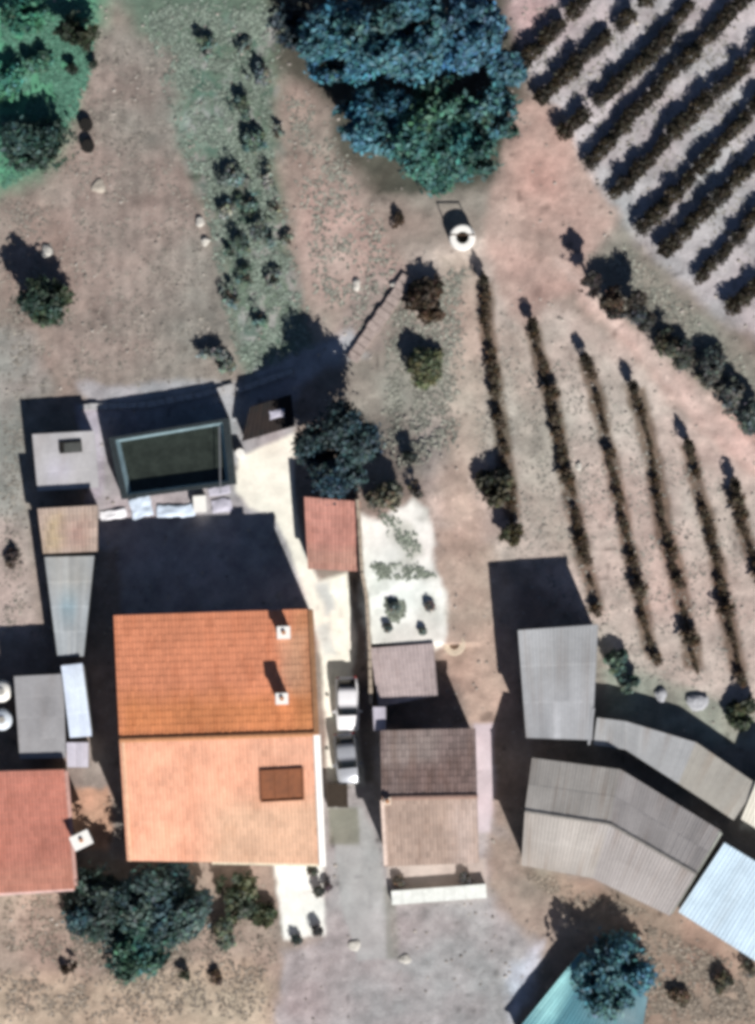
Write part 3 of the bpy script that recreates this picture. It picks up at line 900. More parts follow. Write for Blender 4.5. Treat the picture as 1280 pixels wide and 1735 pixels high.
# --- walls
def stone_wall(label, pts, wdt, hgt, m=M_rubble, cope=None):
    root = thing('stone_wall', label, 'wall', pts[0])
    mb, mc = MB(), MB()
    for k in range(len(pts) - 1):
        a, b = pts[k], pts[k + 1]
        L_ = (b - a).length
        nseg = max(1, round(L_ / 0.55))
        d = (b - a).normalized()
        s = Vector((-d.y, d.x, 0)) * wdt / 2
        mb.hexa([a - s - up * .1, b - s - up * .1, b + s - up * .1, a + s - up * .1], [a - s + up * (hgt - .1), b - s + up * (hgt - .1), b + s + up * (hgt - .1), a + s + up * (hgt - .1)])
        for j in range(nseg):
            p, q_ = a.lerp(b, j / nseg), a.lerp(b, (j + random.uniform(0.9, 0.97)) / nseg)
            s2 = s * random.uniform(0.95, 1.2)
            hh = hgt + random.uniform(-0.04, 0.05)
            mc.hexa([p - s2 + up * (hgt - .12), q_ - s2 + up * (hgt - .12), q_ + s2 + up * (hgt - .12), p + s2 + up * (hgt - .12)],
                    [p - s2 * .93 + up * hh, q_ - s2 * .93 + up * hh, q_ + s2 * .93 + up * hh, p + s2 * .93 + up * hh])
    mb.build('wall', m, root)
    c = mc.build('capping', cope or m, root)
    return root


stone_wall('tall boundary wall dividing the pale driveway from the white terrace', [P(629, 1190), P(627, 1100), P(622, 1010), P(614, 968), P(609, 880), P(606, 845)], 0.20, 2.3, M_rubble, mat('tan_cap', (0.36, 0.30, 0.24), 0.9, 5, 0.25))
stone_wall('low dry stone wall climbing from the hut tree to the track corner', [P(596, 610), P(630, 560), P(662, 515), P(692, 468)], 0.75, 0.28, M_rubble, mat('pink_stone', (0.34, 0.28, 0.26), 0.95, 4, 0.3))
stone_wall('pale terrace wall above the water tank', [P(135, 690), P(250, 686), P(345, 668), P(396, 655)], 0.35, 0.24, M_rubble, mat('pale_stone', (0.40, 0.40, 0.41), 0.95, 4, 0.25))
stone_wall('low pale wall slanting up from the near-black shadow stand-in', [P(402, 662), P(440, 648), P(498, 628)], 0.35, 0.24, M_rubble, mat('pale_stone', (0, 0, 0)))

# --- round well with a white ring
wl = thing('well', 'round white well ring beside the track under the tree cluster', 'well', P(784, 402))
c = P(784, 402, 0.9)
mb = MB()
mb.lathe((c.x, c.y, -0.1), [(0.78, 0), (0.78, 1.0), (0.70, 1.05), (0.40, 1.05), (0.38, 0.95), (0.38, 0.35)], 28)
mb.build('ring', M_white, wl)
mb = MB()
mb.lathe((c.x, c.y, 0.25), [(0.39, 0.0), (0.005, 0.0)], 28)
mb.build('well_water', M_dark, wl)
mb = MB()
for sx in (-1, 1):
    mb.tube([(c.x + sx * 0.72, c.y + 0.1, 0.8), (c.x + sx * 0.66, c.y + 0.1, 1.9)], [0.04, 0.035], 8)
mb.tube([(c.x - 0.70, c.y + 0.1, 1.85), (c.x + 0.70, c.y + 0.1, 1.85)], [0.05, 0.05], 8)
mb.build('hoist', M_wood, wl)
# small round trough in the garden strip
tr = thing('trough', 'small cream round trough on the tan strip beside the white terrace', 'trough', P(770, 1092))
c = P(770, 1092, 0.6)
mb = MB()
mb.lathe((c.x, c.y, gz(c.x, c.y) - 0.1), [(0.62, 0), (0.66, 0.72), (0.60, 0.76), (0.30, 0.74), (0.26, 0.5), (0.02, 0.48)], 24)
mb.build('basin', mat('cream_stone', (0.56, 0.47, 0.37), 0.9, 5, 0.2), tr)

# ------------------------------------------------------------------ foliage


def leaves(name, ctr, nrm, size, cols, m, parent=None):
    """Many small folded leaf clumps as one mesh."""
    n = len(ctr)
    rs = np.random.RandomState(n % 9973)
    nrm = nrm / (np.linalg.norm(nrm, axis=1, keepdims=True) + 1e-9)
    t = rs.randn(n, 3)
    t -= (t * nrm).sum(1, keepdims=True) * nrm
    t /= np.linalg.norm(t, axis=1, keepdims=True) + 1e-9
    b = np.cross(nrm, t)
    s = size[:, None]
    v = np.stack([ctr - t * s, ctr + b * s * 0.55 + nrm * s * 0.12, ctr + t * s, ctr - b * s * 0.55 + nrm * s * 0.12], 1).reshape(-1, 3)
    f = np.arange(n * 4).reshape(n, 4)
    return mk(name, v, f, m, parent, cols=np.repeat(cols, 4, 0))


def lobes_points(lobes, n, rs, shell=0.4, up_bias=0.15):
    lobes = np.asarray(lobes, float)
    wgt = (lobes[:, 3] * lobes[:, 4])
    pick = rs.choice(len(lobes), n, p=wgt / wgt.sum())
    d = rs.randn(n, 3)
    d[:, 2] += up_bias
    d /= np.linalg.norm(d, axis=1, keepdims=True)
    r = 1 - shell * rs.rand(n) ** 1.6
    L_ = lobes[pick]
    p = L_[:, :3] + d * L_[:, 3:6] * r[:, None]
    p += rs.randn(n, 3) * 0.11 * L_[:, 3:4]
    nr = d * 0.8 + rs.randn(n, 3) * 0.55 + np.array([0, 0, 0.35])
    return p, nr, pick


M_leaf = mat('leaves', (0, 0, 0), 0.6, 4, 0.2, 0.6, 0.12, 0, attr=True, spec=0.35)
M_bark = mat('bark', (0.07, 0.055, 0.042), 0.95, 8, 0.35, 1, 0.2, 0.4)


def leaf_cols(n, base, rs, pick=None, var=0.35):
    c = np.array(base)[None, :] * (1 + (rs.rand(n, 1) - 0.5) * 2 * var)
    if pick is not None:
        pj = 0.6 + 0.75 * rs.rand(pick.max() + 1)
        hue = rs.randn(pick.max() + 1) * 0.09
        c *= pj[pick][:, None]
        c[:, 0] *= 1 + hue[pick]
        c[:, 2] *= 1 - hue[pick]
        c *= 1 + rs.randn(n, 3) * np.array([0.12, 0.08, 0.10])
    return np.clip(c, 0.004, 0.5)


def tree(name, label, cat, px, py, rpx, h, base, seed, dens=1700, leaf=0.15, group=None, squash=0.75, nl=11, ry=None, gap=1.0, rough=1.0):
    rs = np.random.RandomState(seed)
    R = rpx / S
    RY = (ry or rpx) / S
    zc = max(h - R * squash, R * 0.55)
    g = P(px, py, zc)
    z0 = gz(g.x, g.y)
    zc += z0
    root = thing(name, label, cat, (g.x, g.y, z0), group)
    lob = [(g.x, g.y, zc, R * 0.55, RY * 0.55, R * squash * 0.7)]
    for k in range(nl):
        a = 2 * math.pi * (k + rs.rand() * 0.8) / nl * (1 if k % 2 else 1.9)
        rr = R * rs.uniform(0.35, 0.68)
        lr = R * rs.uniform(0.26, 0.44)
        lob.append((g.x + rr * math.cos(a), g.y + rr * math.sin(a) * RY / R, zc + R * squash * rs.uniform(-0.4, 0.5) * rough, lr / rough ** 0.6, lr / rough ** 0.6, lr * 0.85))
    n = int(dens * R * RY)
    p, nr, pick = lobes_points(lob, n, rs, shell=0.45)
    # stray sprays that roughen the outline
    p2, nr2, pk2 = lobes_points([(q[0], q[1], q[2], q[3] * 1.32, q[4] * 1.32, q[5] * 1.2) for q in lob], n // 7, rs, shell=0.25)
    p = np.concatenate([p, p2])
    nr = np.concatenate([nr, nr2])
    pick = np.concatenate([pick, pk2])
    keep = vnoise(p[:, 0] + p[:, 2] * 0.6, p[:, 1] + p[:, 2] * 0.4, 0.55, seed + 77) > 0.30 * gap
    keep &= p[:, 2] > z0 + 0.15
    p, nr, pick = p[keep], nr[keep], pick[keep]
    sz = leaf * (0.5 + 1.25 * rs.rand(len(p)) ** 2)
    leaves('crown', p, nr, sz, leaf_cols(len(p), base, rs, pick), M_leaf, root)
    mb = MB()
    tr_ = 0.045 * R + 0.05
    mb.tube([(g.x, g.y, z0 - 0.1), (g.x + .05, g.y - .03, z0 + (zc - z0) * 0.5), (g.x, g.y, zc)], [tr_ * 1.3, tr_, tr_ * 0.6], 8)
    for q in lob[1:8]:
        zs = z0 + (zc - z0) * rs.uniform(0.4, 0.7)
        mb.tube([(g.x, g.y, zs), ((g.x + q[0]) / 2, (g.y + q[1]) / 2, (zs + q[2]) / 2 + 0.1), (q[0], q[1], q[2])], [tr_ * .5, tr_ * .35, tr_ * .12], 6)
    mb.build('trunk', M_bark, root)
    return root


TEAL = (0.042, 0.130, 0.170)
TEALG = (0.045, 0.130, 0.110)
GRN = (0.045, 0.170, 0.120)
OLV = (0.070, 0.090, 0.055)
G_big = 'trees of the big cluster at the top'
tree('tree', 'blue green tree on the left front of the upper row of the big cluster', 'tree', 575, 70, 78, 6.2, TEAL, 101, group=G_big, nl=18, leaf=0.18, gap=1.35, rough=1.5)
tree('tree', 'large blue green tree in the middle of the upper row of the big cluster', 'tree', 690, 62, 95, 6.8, TEAL, 102, group=G_big, nl=18, leaf=0.18, gap=1.35, rough=1.5)
tree('tree', 'pale blue tree at the upper right of the big cluster', 'tree', 798, 58, 74, 6.4, (0.055, 0.15, 0.215), 103, group=G_big, nl=18, leaf=0.18, gap=1.35, rough=1.5)
tree('tree', 'small blue tree on the right rim of the big cluster nearest the diagonal vines', 'tree', 858, 118, 36, 4.0, (0.05, 0.14, 0.19), 104, group=G_big, nl=18, leaf=0.18, gap=1.35, rough=1.5)
tree('tree', 'dark thin tree on the left rim of the big cluster', 'tree', 500, 40, 48, 4.6, (0.02, 0.035, 0.045), 105, group=G_big, gap=1.5)
tree('tree', 'mid sized teal tree on the lower left of the big cluster', 'tree', 635, 205, 72, 4.6, TEAL, 106, group=G_big, nl=18, leaf=0.18, gap=1.35, rough=1.5)
tree('tree', 'broad green tree at the lower tip of the big cluster', 'tree', 752, 238, 102, 4.8, TEALG, 107, group=G_big, nl=18, leaf=0.18, gap=1.35, rough=1.5)
tree('tree', 'teal tree on the lower right of the big cluster above the track', 'tree', 835, 190, 56, 3.6, (0.05, 0.13, 0.135), 108, group=G_big, nl=18, leaf=0.18, gap=1.35, rough=1.5)
tree('tree', 'bright green tree in the top left corner', 'tree', 44, 28, 42, 2.0, GRN, 111, gap=1.4)
tree('tree', 'low green tree just below the top left corner tree', 'tree', 66, 108, 26, 1.2, (0.06, 0.16, 0.115), 112, gap=1.5)
tree('shrub', 'pale turquoise shrub on the left edge above the dark bush', 'shrub', 8, 138, 40, 1.4, (0.06, 0.23, 0.19), 113)
tree('shrub', 'wide dark bush on the left edge next to the two black drums', 'shrub', 62, 240, 64, 2.5, (0.030, 0.065, 0.055), 114, ry=42, gap=1.2)
tree('shrub', 'small dark shrub on the bare field edge below the top left trees', 'shrub', 132, 60, 38, 2.2, (0.022, 0.032, 0.018), 115, gap=1.3)
tree('tree', 'lone olive tree with a long dark shadow on the left side of the field', 'tree', 80, 508, 48, 3.3, (0.034, 0.062, 0.042), 116, squash=1.0, gap=0.9)
tree('tree', 'dark teal tree shading the salmon hut', 'tree', 574, 760, 84, 5.7, (0.030, 0.062, 0.076), 117, nl=16, rough=1.4, gap=1.15)
G_ll = 'trees below the orange house'
tree('tree', 'dark teal tree at the lower left corner of the orange house', 'tree', 172, 1538, 80, 3.4, (0.040, 0.072, 0.068), 118, nl=16, rough=1.4, gap=1.3, group=G_ll)
tree('tree', 'blue teal tree below the middle of the orange house', 'tree', 285, 1538, 88, 3.3, (0.050, 0.090, 0.090), 119, nl=16, rough=1.4, gap=1.3, group=G_ll)
tree('tree', 'green tree hanging lowest below the orange house', 'tree', 238, 1608, 66, 2.4, (0.045, 0.110, 0.085), 120, nl=14, rough=1.4, gap=1.4, group=G_ll)
tree('shrub', 'olive shrub between the trees and the white patio', 'shrub', 405, 1520, 42, 1.6, OLV, 121, gap=1.4)
tree('shrub', 'small dark shrub against the left edge of the white patio', 'shrub', 447, 1552, 26, 1.3, (0.05, 0.065, 0.035), 122)
tree('shrub', 'thin grey green shrub below the orange house gutter', 'shrub', 375, 1580, 30, 1.2, (0.09, 0.11, 0.08), 123, gap=1.5)
tree('tree', 'round dark teal tree over the turquoise shelter', 'tree', 1040, 1652, 76, 3.0, (0.065, 0.165, 0.195), 124, nl=16, rough=1.3, gap=1.2)
tree('shrub', 'tall brown bush on the left of the track below the well', 'shrub', 722, 505, 34, 1.5, (0.042, 0.028, 0.018), 125, ry=52)
for a_, b_, r_0, h_0, c_0, l_0 in ((122, 116, 12, 0.9, (.03, .045, .03), 'upper left of two tiny dark shrubs below the top left trees'), (160, 110, 9, 0.7, (.03, .04, .03), 'upper right of two tiny dark shrubs below the top left trees'), (122, 1644, 17, 1.0, (.045, .03, .02), 'brown dead shrub in the dry grass at the bottom left'), (314, 1652, 11, 0.8, (.04, .05, .03), 'tiny dark shrub in the dry grass below the lowest green tree'), (366, 1656, 14, 0.6, (.08, .055, .04), 'tiny brown shrub at the right end of the dry grass'), (24, 948, 18, 0.7, (.09, .065, .055), 'low brown shrub on the grey plot at the left edge'), (672, 370, 16, 0.8, (.045, .03, .018), 'small brown shrub left of the well'), (1150, 1690, 20, 0.9, (.09, .07, .05), 'brown shrub on the dry ground at the bottom right'), (1228, 1665, 22, 0.9, (.08, .075, .05), 'olive shrub on the dry ground at the bottom right'), (1270, 1640, 18, 1.0, (.06, .06, .05), 'dark shrub under the edge of the bluish white roof'), (695, 772, 15, 0.9, (.03, .035, .03), 'small dark shrub right of the dark teal tree'), (705, 830, 16, 0.7, (.07, .06, .05), 'brown shrub at the top right corner of the white terrace')):
    tree('shrub', l_0, 'shrub', a_, b_, r_0, h_0, c_0, int(a_ + b_), nl=6, leaf=0.1, gap=1.2)
tree('shrub', 'green bush below the tall brown bush', 'shrub', 724, 622, 36, 1.2, (0.085, 0.10, 0.055), 126, gap=1.4)
tree('shrub', 'dark bush halfway along the first straight vine row', 'shrub', 843, 822, 38, 1.5, (0.045, 0.045, 0.028), 127)
tree('shrub', 'square dark bush above the shadow of the square outbuilding', 'shrub', 868, 905, 22, 1.3, (0.05, 0.045, 0.022), 128)
tree('shrub', 'grey green bush at the foot of the white terrace top edge', 'shrub', 655, 845, 34, 1.3, (0.09, 0.10, 0.08), 129, gap=1.3)
tree('shrub', 'green shrub at the right corner of the square outbuilding', 'shrub', 1045, 1120, 24, 1.3, (0.06, 0.10, 0.08), 130)
tree('shrub', 'blue green shrub between the square outbuilding and the low roof', 'shrub', 1066, 1160, 20, 1.1, (0.07, 0.11, 0.10), 131)
tree('shrub', 'dark green shrub beside the low roof at the right edge', 'shrub', 1258, 1205, 30, 1.4, (0.05, 0.07, 0.045), 132)
G_hedge = 'bushes of the hedge along the track'
ordn = ['first', 'second', 'third', 'fourth', 'fifth', 'sixth', 'seventh', 'eighth', 'ninth', 'tenth', 'eleventh', 'twelfth', 'thirteenth', 'fourteenth', 'fifteenth', 'sixteenth', 'seventeenth', 'eighteenth', 'nineteenth', 'twentieth', 'twenty-first', 'twenty-second', 'twenty-third', 'twenty-fourth', 'twenty-fifth']
hb = [(1003, 478, 18, 1.9, (0.04, 0.032, 0.03)), (1040, 512, 24, 1.7, (0.045, 0.036, 0.03)), (1078, 520, 22, 1.8, (0.05, 0.045, 0.04)), (1096, 545, 16, 1.2, (0.06, 0.055, 0.045)),
      (1130, 580, 26, 1.3, (0.07, 0.075, 0.06)), (1158, 602, 24, 1.3, (0.07, 0.08, 0.07)), (1202, 620, 34, 1.5, (0.105, 0.115, 0.105)), (1238, 668, 28, 1.6, (0.08, 0.09, 0.085)), (1272, 705, 28, 1.5, (0.07, 0.095, 0.09))]
for k, (a, b, r, h, c) in enumerate(hb):
    tree('hedge_bush', '%s bush of the diagonal hedge counting from its upper end by the track' % ordn[k], 'bush', a, b, r * (1.3 if k < 4 else 1.1), h * (1.4 if k < 4 else 1.15), c, 140 + k, group=G_hedge, nl=7, leaf=0.12)
# scrub bushes in the weedy strip
sb = [(395, 300, 22), (420, 345, 20), (385, 355, 16), (440, 400, 24), (400, 420, 22), (450, 300, 18), (470, 230, 16), (430, 240, 20), (470, 350, 14), (490, 410, 12), (420, 470, 20), (465, 470, 16), (390, 500, 18), (440, 540, 16), (360, 600, 20), (385, 620, 14), (410, 180, 18), (440, 130, 20), (420, 80, 16), (350, 80, 18)]
for k, (a, b, r) in enumerate(sb):
    side = 'left' if a < 400 else ('right' if a > 445 else 'middle')
    same = sorted(q[1] for q in sb if ('left' if q[0] < 400 else ('right' if q[0] > 445 else 'middle')) == side)
    tree('scrub_bush', '%s grey green scrub bush from the top on the %s side of the weedy strip' % (ordn[same.index(b)], side),
         'bush', a, b, r * 1.25, 0.34 + 0.008 * r, ((0.17, 0.21, 0.185), (0.11, 0.17, 0.14), (0.21, 0.235, 0.215))[k % 3], 170 + k, group='scrub bushes in the weedy strip', nl=6, leaf=0.10, gap=1.4, dens=1200)

# ------------------------------------------------------------------ vines, one by one


def vine_proto(kind, seed):
    rs = np.random.RandomState(seed)
    big = kind == 'leafy'
    ln, wd, hh = (0.66, 0.42, 0.95) if big else (0.52, 0.24, 0.75)
    lob = [(0, rs.uniform(-.1, .1), hh * 0.66, wd, ln * 0.75, hh * 0.30)]
    for k in range(5):
        lob.append((rs.uniform(-.12, .12), rs.uniform(-ln, ln) * 0.75, hh * rs.uniform(0.5, 0.85), wd * rs.uniform(.5, .8), ln * rs.uniform(.25, .45), hh * rs.uniform(.12, .22)))
    n = 420 if big else 210
    p, nr, pick = lobes_points(lob, n, rs, shell=0.6)
    keep = p[:, 2] > 0.12
    p, nr, pick = p[keep], nr[keep], pick[keep]
    base = (0.026, 0.021, 0.012) if big else (0.062, 0.042, 0.024)
    lf = leaves('foliage', p, nr, (0.10 if big else 0.085) * (0.7 + 0.6 * rs.rand(len(p))), leaf_cols(len(p), base, rs, pick, 0.45), M_leaf)
    mb = MB()
    mb.tube([(0, 0, -0.12), (0.02, 0.03, hh * 0.35), (-0.01, 0, hh * 0.6)], [0.045, 0.035, 0.03], 6)
    for sy in (-1, 1):
        mb.tube([(-0.01, 0, hh * 0.58), (0.0, sy * ln * 0.5, hh * 0.66), (0.02, sy * ln * 0.9, hh * 0.7)], [0.025, 0.018, 0.008], 5)
    tk_ = mb.build('trunk', M_bark)
    return lf.data, tk_.data, lf, tk_


protos = {'leafy': [vine_proto('leafy', 300 + k) for k in range(5)], 'young': [vine_proto('young', 320 + k) for k in range(5)]}
used = set()


def vine(kind, var, px, py, rz, sc_, label, group):
    pr = protos[kind][var % 5]
    g = P(px, py)
    root = thing('vine', label, 'vine', (g.x, g.y, gz(g.x, g.y)), group)
    root.rotation_euler = (0, 0, rz)
    root.scale = (sc_[0], sc_[1], sc_[2])
    key = (kind, var % 5)
    for obj in (pr[2], pr[3]):
        if key not in used:
            o = obj
        else:
            o = obj.copy()
            COL.objects.link(o)
        o.parent = root
    used.add(key)


def row(pts, step, kind, rowname, group, endbig=False, skip=0.0, w_=1.0, seed=0):
    rs = random.Random(seed)
    pv = [Vector(p) for p in pts]
    seg = [(pv[i + 1] - pv[i]).length for i in range(len(pv) - 1)]
    tot = sum(seg)
    n = max(1, round(tot / step))
    cnt = 0
    for k in range(n + 1):
        t = tot * k / n
        i = 0
        while i < len(seg) - 1 and t > seg[i]:
            t -= seg[i]
            i += 1
        p = pv[i].lerp(pv[i + 1], min(1, t / seg[i]))
        d = pv[i + 1] - pv[i]
        rz = math.atan2(-d.y, d.x) - math.pi / 2 + rs.uniform(-0.1, 0.1)
        if k and rs.random() < skip:
            continue
        s = rs.uniform(0.75, 1.2) if kind == 'leafy' else rs.choice((0.45, 0.6, 0.75, 0.9, 1.1, 1.5)) * rs.uniform(0.9, 1.1)
        scv = (s * w_, rs.uniform(0.85, 1.2), s)
        kd = kind
        if endbig and k == 0:
            scv, kd = (0.85, 0.85, 1.45), 'leafy'
        cnt += 1
        vine(kd, rs.randrange(5), p.x + rs.uniform(-2.5, 2.5), p.y + rs.uniform(-2.5, 2.5), rz, scv,
             '%s vine from the track in the %s' % (ordn[cnt - 1], rowname), group)


D = [[(888, 105), (978, 12), (1000, -12)], [(922, 163), (1000, 88), (1085, 10), (1105, -12)], [(958, 225), (1030, 158), (1110, 84), (1160, 20), (1190, -12)],
     [(1000, 275), (1090, 175), (1168, 95), (1222, 40), (1268, -8)], [(1044, 330), (1150, 216), (1290, 88)], [(1090, 385), (1145, 325), (1230, 236), (1290, 170)],
     [(1130, 425), (1200, 350), (1290, 268)], [(1190, 468), (1290, 358)], [(1244, 520), (1295, 470)]]
for k, r in enumerate(D):
    row(r, 20, 'leafy', '%s diagonal row below the big tree cluster' % ordn[k], 'vines of the diagonal rows', skip=0.04, w_=1.25, seed=k)
for k, r in enumerate(R2):
    row(r, 24, 'young', '%s straight row beside the square outbuilding' % ordn[k], 'vines of the straight rows', endbig=True, skip=0.08, w_=1.5, seed=50 + k)

# ------------------------------------------------------------------ cars


def car(label, px, py, rz, L_, W_, paint_m, loc_z=0.0):
    g = P(px, py)
    root = thing('parked_car', label, 'car', (0, 0, 0), 'cars parked along the boundary wall')

    def loft(stations, name, m, parent, sec=12):
        vs, fs = [], []
        for (y, hw, z0, z1, rd) in stations:
            for k in range(sec):
                a = 2 * math.pi * (k + 0.5) / sec
                cx, cz = math.cos(a), math.sin(a)
                e = rd
                x = hw * math.copysign(abs(cx) ** e, cx)
                z = (z0 + z1) / 2 + (z1 - z0) / 2 * math.copysign(abs(cz) ** e, cz)
                vs.append((x, y, z))
        for i in range(len(stations) - 1):
            for k in range(sec):
                k2 = (k + 1) % sec
                fs.append((i * sec + k, i * sec + k2, (i + 1) * sec + k2, (i + 1) * sec + k))
        fs.append(tuple(range(sec)))
        fs.append(tuple((len(stations) - 1) * sec + k for k in range(sec)))
        return mk(name, vs, fs, m, parent, smooth=True)
    h = L_ / 2
    w2 = W_ / 2
    loft([(-h, w2 * .72, .35, .62, .5), (-h + .12, w2 * .9, .24, .74, .45), (-h + .6, w2 * .98, .2, .84, .4), (-h + 1.0, w2, .2, .90, .4), (0.3, w2, .2, .92, .4),
          (h - .5, w2, .2, .92, .4), (h - .12, w2 * .92, .24, .86, .45), (h, w2 * .75, .35, .7, .5)], 'body', paint_m, root)
    gl = loft([(-h + .95, w2 * .80, .80, .88, .6), (-h + 1.45, w2 * .80, .80, 1.36, .5), (h - .7, w2 * .79, .80, 1.38, .5), (h - .16, w2 * .74, .80, .92, .6)], 'windows', M_glass, root)
    loft([(-h + 1.42, w2 * .72, 1.33, 1.385, .5), (-h + 1.7, w2 * .77, 1.34, 1.43, .5), (h - .95, w2 * .77, 1.34, 1.44, .5), (h - .62, w2 * .70, 1.33, 1.39, .5)], 'roof', paint_m, root)
    for sx in (-1, 1):
        for y in (-h + .68, h - .62):
            mb = MB()
            mb.tube([(sx * (w2 - .17), y, .29), (sx * (w2 + .01), y, .29)], [.29, .29], 18)
            ty = mb.build('wheel', M_rubber, root)
            mb = MB()
            mb.tube([(sx * (w2 - .02), y, .29), (sx * (w2 + .02), y, .29)], [.18, .17], 12)
            mb.build('rim', M_steel, ty)
        mb = MB()
        mb.box((sx * (w2 + .08), -h + 1.2, .92), (.16, .12, .12))
        mb.build('mirror', paint_m, root)
        mb = MB()
        mb.box((sx * w2 * .66, -h + .10, .64), (.28, .16, .12), sx * 0.35)
        mb.build('headlight', mat('lamp_glass', (.7, .72, .74), .15, 2, .03, 1, .03, 0), root)
        mb = MB()
        mb.box((sx * w2 * .72, h - .06, .70), (.2, .1, .16), 0)
        mb.build('tail_light', mat('red_lamp', (.35, .02, .015), .2, 2, .03, 1, .03, 0), root)
    root.location = (g.x, g.y, gz(g.x, g.y) + loc_z)
    root.rotation_euler = (0, 0, rz)
    return root


car('white car parked against the boundary wall, the upper of two', 589, 1192, 0.03, 3.3, 1.46, mat('white_car_paint', (0.76, 0.76, 0.80), 0.25, 1, .03, 1, .03, 0, spec=0.5))
car('silver grey car parked against the boundary wall, the lower of two', 588, 1284, 0.10, 3.1, 1.46, mat('silver_car_paint', (0.40, 0.42, 0.47), 0.25, 1, .03, 1, .03, 0, spec=0.5, metal=0.3))

# ------------------------------------------------------------------ small things
cr = thing('crate', 'dark brown timber crate behind the silver grey car', 'crate', P(572, 1348))
c = P(572, 1348, 0.8)
mb = MB()
mb.box((c.x, c.y, 0.36), (1.25, 1.35, 0.84), 0.03)
mb.build('body', M_wood, cr)
for k in range(6):
    mb = MB()
    mb.box((c.x + (k - 2.5) * 0.215, c.y + random.uniform(-.03, .03), 0.80 + random.uniform(0, .012)), (0.195, 1.42, 0.035), 0.03)
    mb.build('lid_board', mat('dark_board', (0.045, 0.034, 0.026), 0.9, 8, 0.35), cr)

for k, (a, b, lb) in enumerate(((145, 210, 'upper black drum on the bare field by the dark bush'), (148, 246, 'lower black drum on the bare field by the dark bush'))):
    dr = thing('drum', lb, 'drum', P(a, b), 'black drums on the bare field')
    c = P(a, b, 0.8)
    mb = MB()
    mb.lathe((c.x, c.y, -0.08), [(0.02, 0), (0.40, 0), (0.40, 0.2), (0.42, 0.22), (0.40, 0.24), (0.40, 0.42), (0.42, 0.44), (0.40, 0.46), (0.40, 0.55), (0.37, 0.58)], 20)
    mb.build('barrel', M_dark, dr)
    mb = MB()
    mb.lathe((c.x, c.y, 0.47), [(0.39, 0.0), (0.02, 0.01)], 20)
    mb.build('drum_lid', M_dark, dr)
wb = thing('barrel', 'small white barrel at the corner of the concrete path by the tank', 'barrel', P(407, 768))
c = P(407, 768, 0.7)
mb = MB()
mb.lathe((c.x, c.y, -0.05), [(0.02, 0), (0.26, 0), (0.31, 0.4), (0.27, 0.82)], 18)
mb.build('body', M_white, wb, smooth=True)
mb = MB()
mb.lathe((c.x, c.y, 0.77), [(0.28, 0), (0.28, 0.04), (0.02, 0.05)], 18)
mb.build('lid', M_white, wb)


def boulder(label, px, py, r, m, seed, cat='stone', name='boulder', flat=0.6, group=None):
    rs = np.random.RandomState(seed)
    g = P(px, py)
    vs, fs = [], []
    nu_, nv_ = 12, 7
    ph = rs.rand(6) * 6
    for j in range(nv_ + 1):
        th = math.pi * j / nv_
        for i in range(nu_):
            a = 2 * math.pi * i / nu_
            d = np.array([math.sin(th) * math.cos(a), math.sin(th) * math.sin(a), math.cos(th)])
            rr = r * (1 + 0.18 * math.sin(3 * d[0] + ph[0]) + 0.15 * math.sin(4 * d[1] + ph[1]) + 0.10 * math.sin(6 * d[2] + 3 * d[0] + ph[2]))
            vs.append((g.x + d[0] * rr, g.y + d[1] * rr * (0.8 + .3 * ph[3] / 6), gz(g.x, g.y) + r * flat * 0.45 + d[2] * rr * flat))
    for j in range(nv_):
        for i in range(nu_):
            i2 = (i + 1) % nu_
            fs.append((j * nu_ + i, (j + 1) * nu_ + i, (j + 1) * nu_ + i2, j * nu_ + i2))
    o = mk(name, vs, fs, m)
    me = o.data
    # origin at the stone's base
    o.location = (g.x, g.y, 0)
    me.transform(__import__('mathutils').Matrix.Translation((-g.x, -g.y, 0)))
    return tag(o, label, cat, group)


M_stone = mat('pale_boulder', (0.52, 0.50, 0.46), 0.95, 5, 0.25, 1, 0.1, 0.3)
boulder('pale stone at the right edge of the bare field, upper of two', 340, 376, 0.30, M_stone, 1)
boulder('pale stone at the right edge of the bare field, lower of two', 349, 409, 0.28, M_stone, 2)
boulder('pale stone beside the shadow of the lone olive tree', 82, 426, 0.36, M_stone, 3)
boulder('flat pale stone below the two black drums', 166, 316, 0.40, mat('tan_boulder', (0.40, 0.36, 0.31), 0.95, 5, .2), 4, flat=0.35)
boulder('pale stone left of the upper end of the dry stone wall', 604, 482, 0.30, M_stone, 5)
boulder('pale stone at the upper end of the dry stone wall', 672, 482, 0.34, M_stone, 6)
boulder('pale grey stone among the straight vine rows', 980, 790, 0.22, M_stone, 7)
boulder('white stone on the grey driveway', 600, 1602, 0.34, M_stone, 8, flat=0.35)
boulder('white stone on the yard near the end of the driveway', 686, 1625, 0.34, M_stone, 9, flat=0.35)
boulder('bright stone by the shadow of the low roof', 1182, 1190, 0.55, mat('grey_boulder', (0.36, 0.37, 0.40), .95, 4, .25), 10, flat=0.5)
boulder('grey stone between the vine row ends and the low roof', 1120, 1178, 0.40, mat('grey_boulder', (0, 0, 0)), 11, flat=0.5)

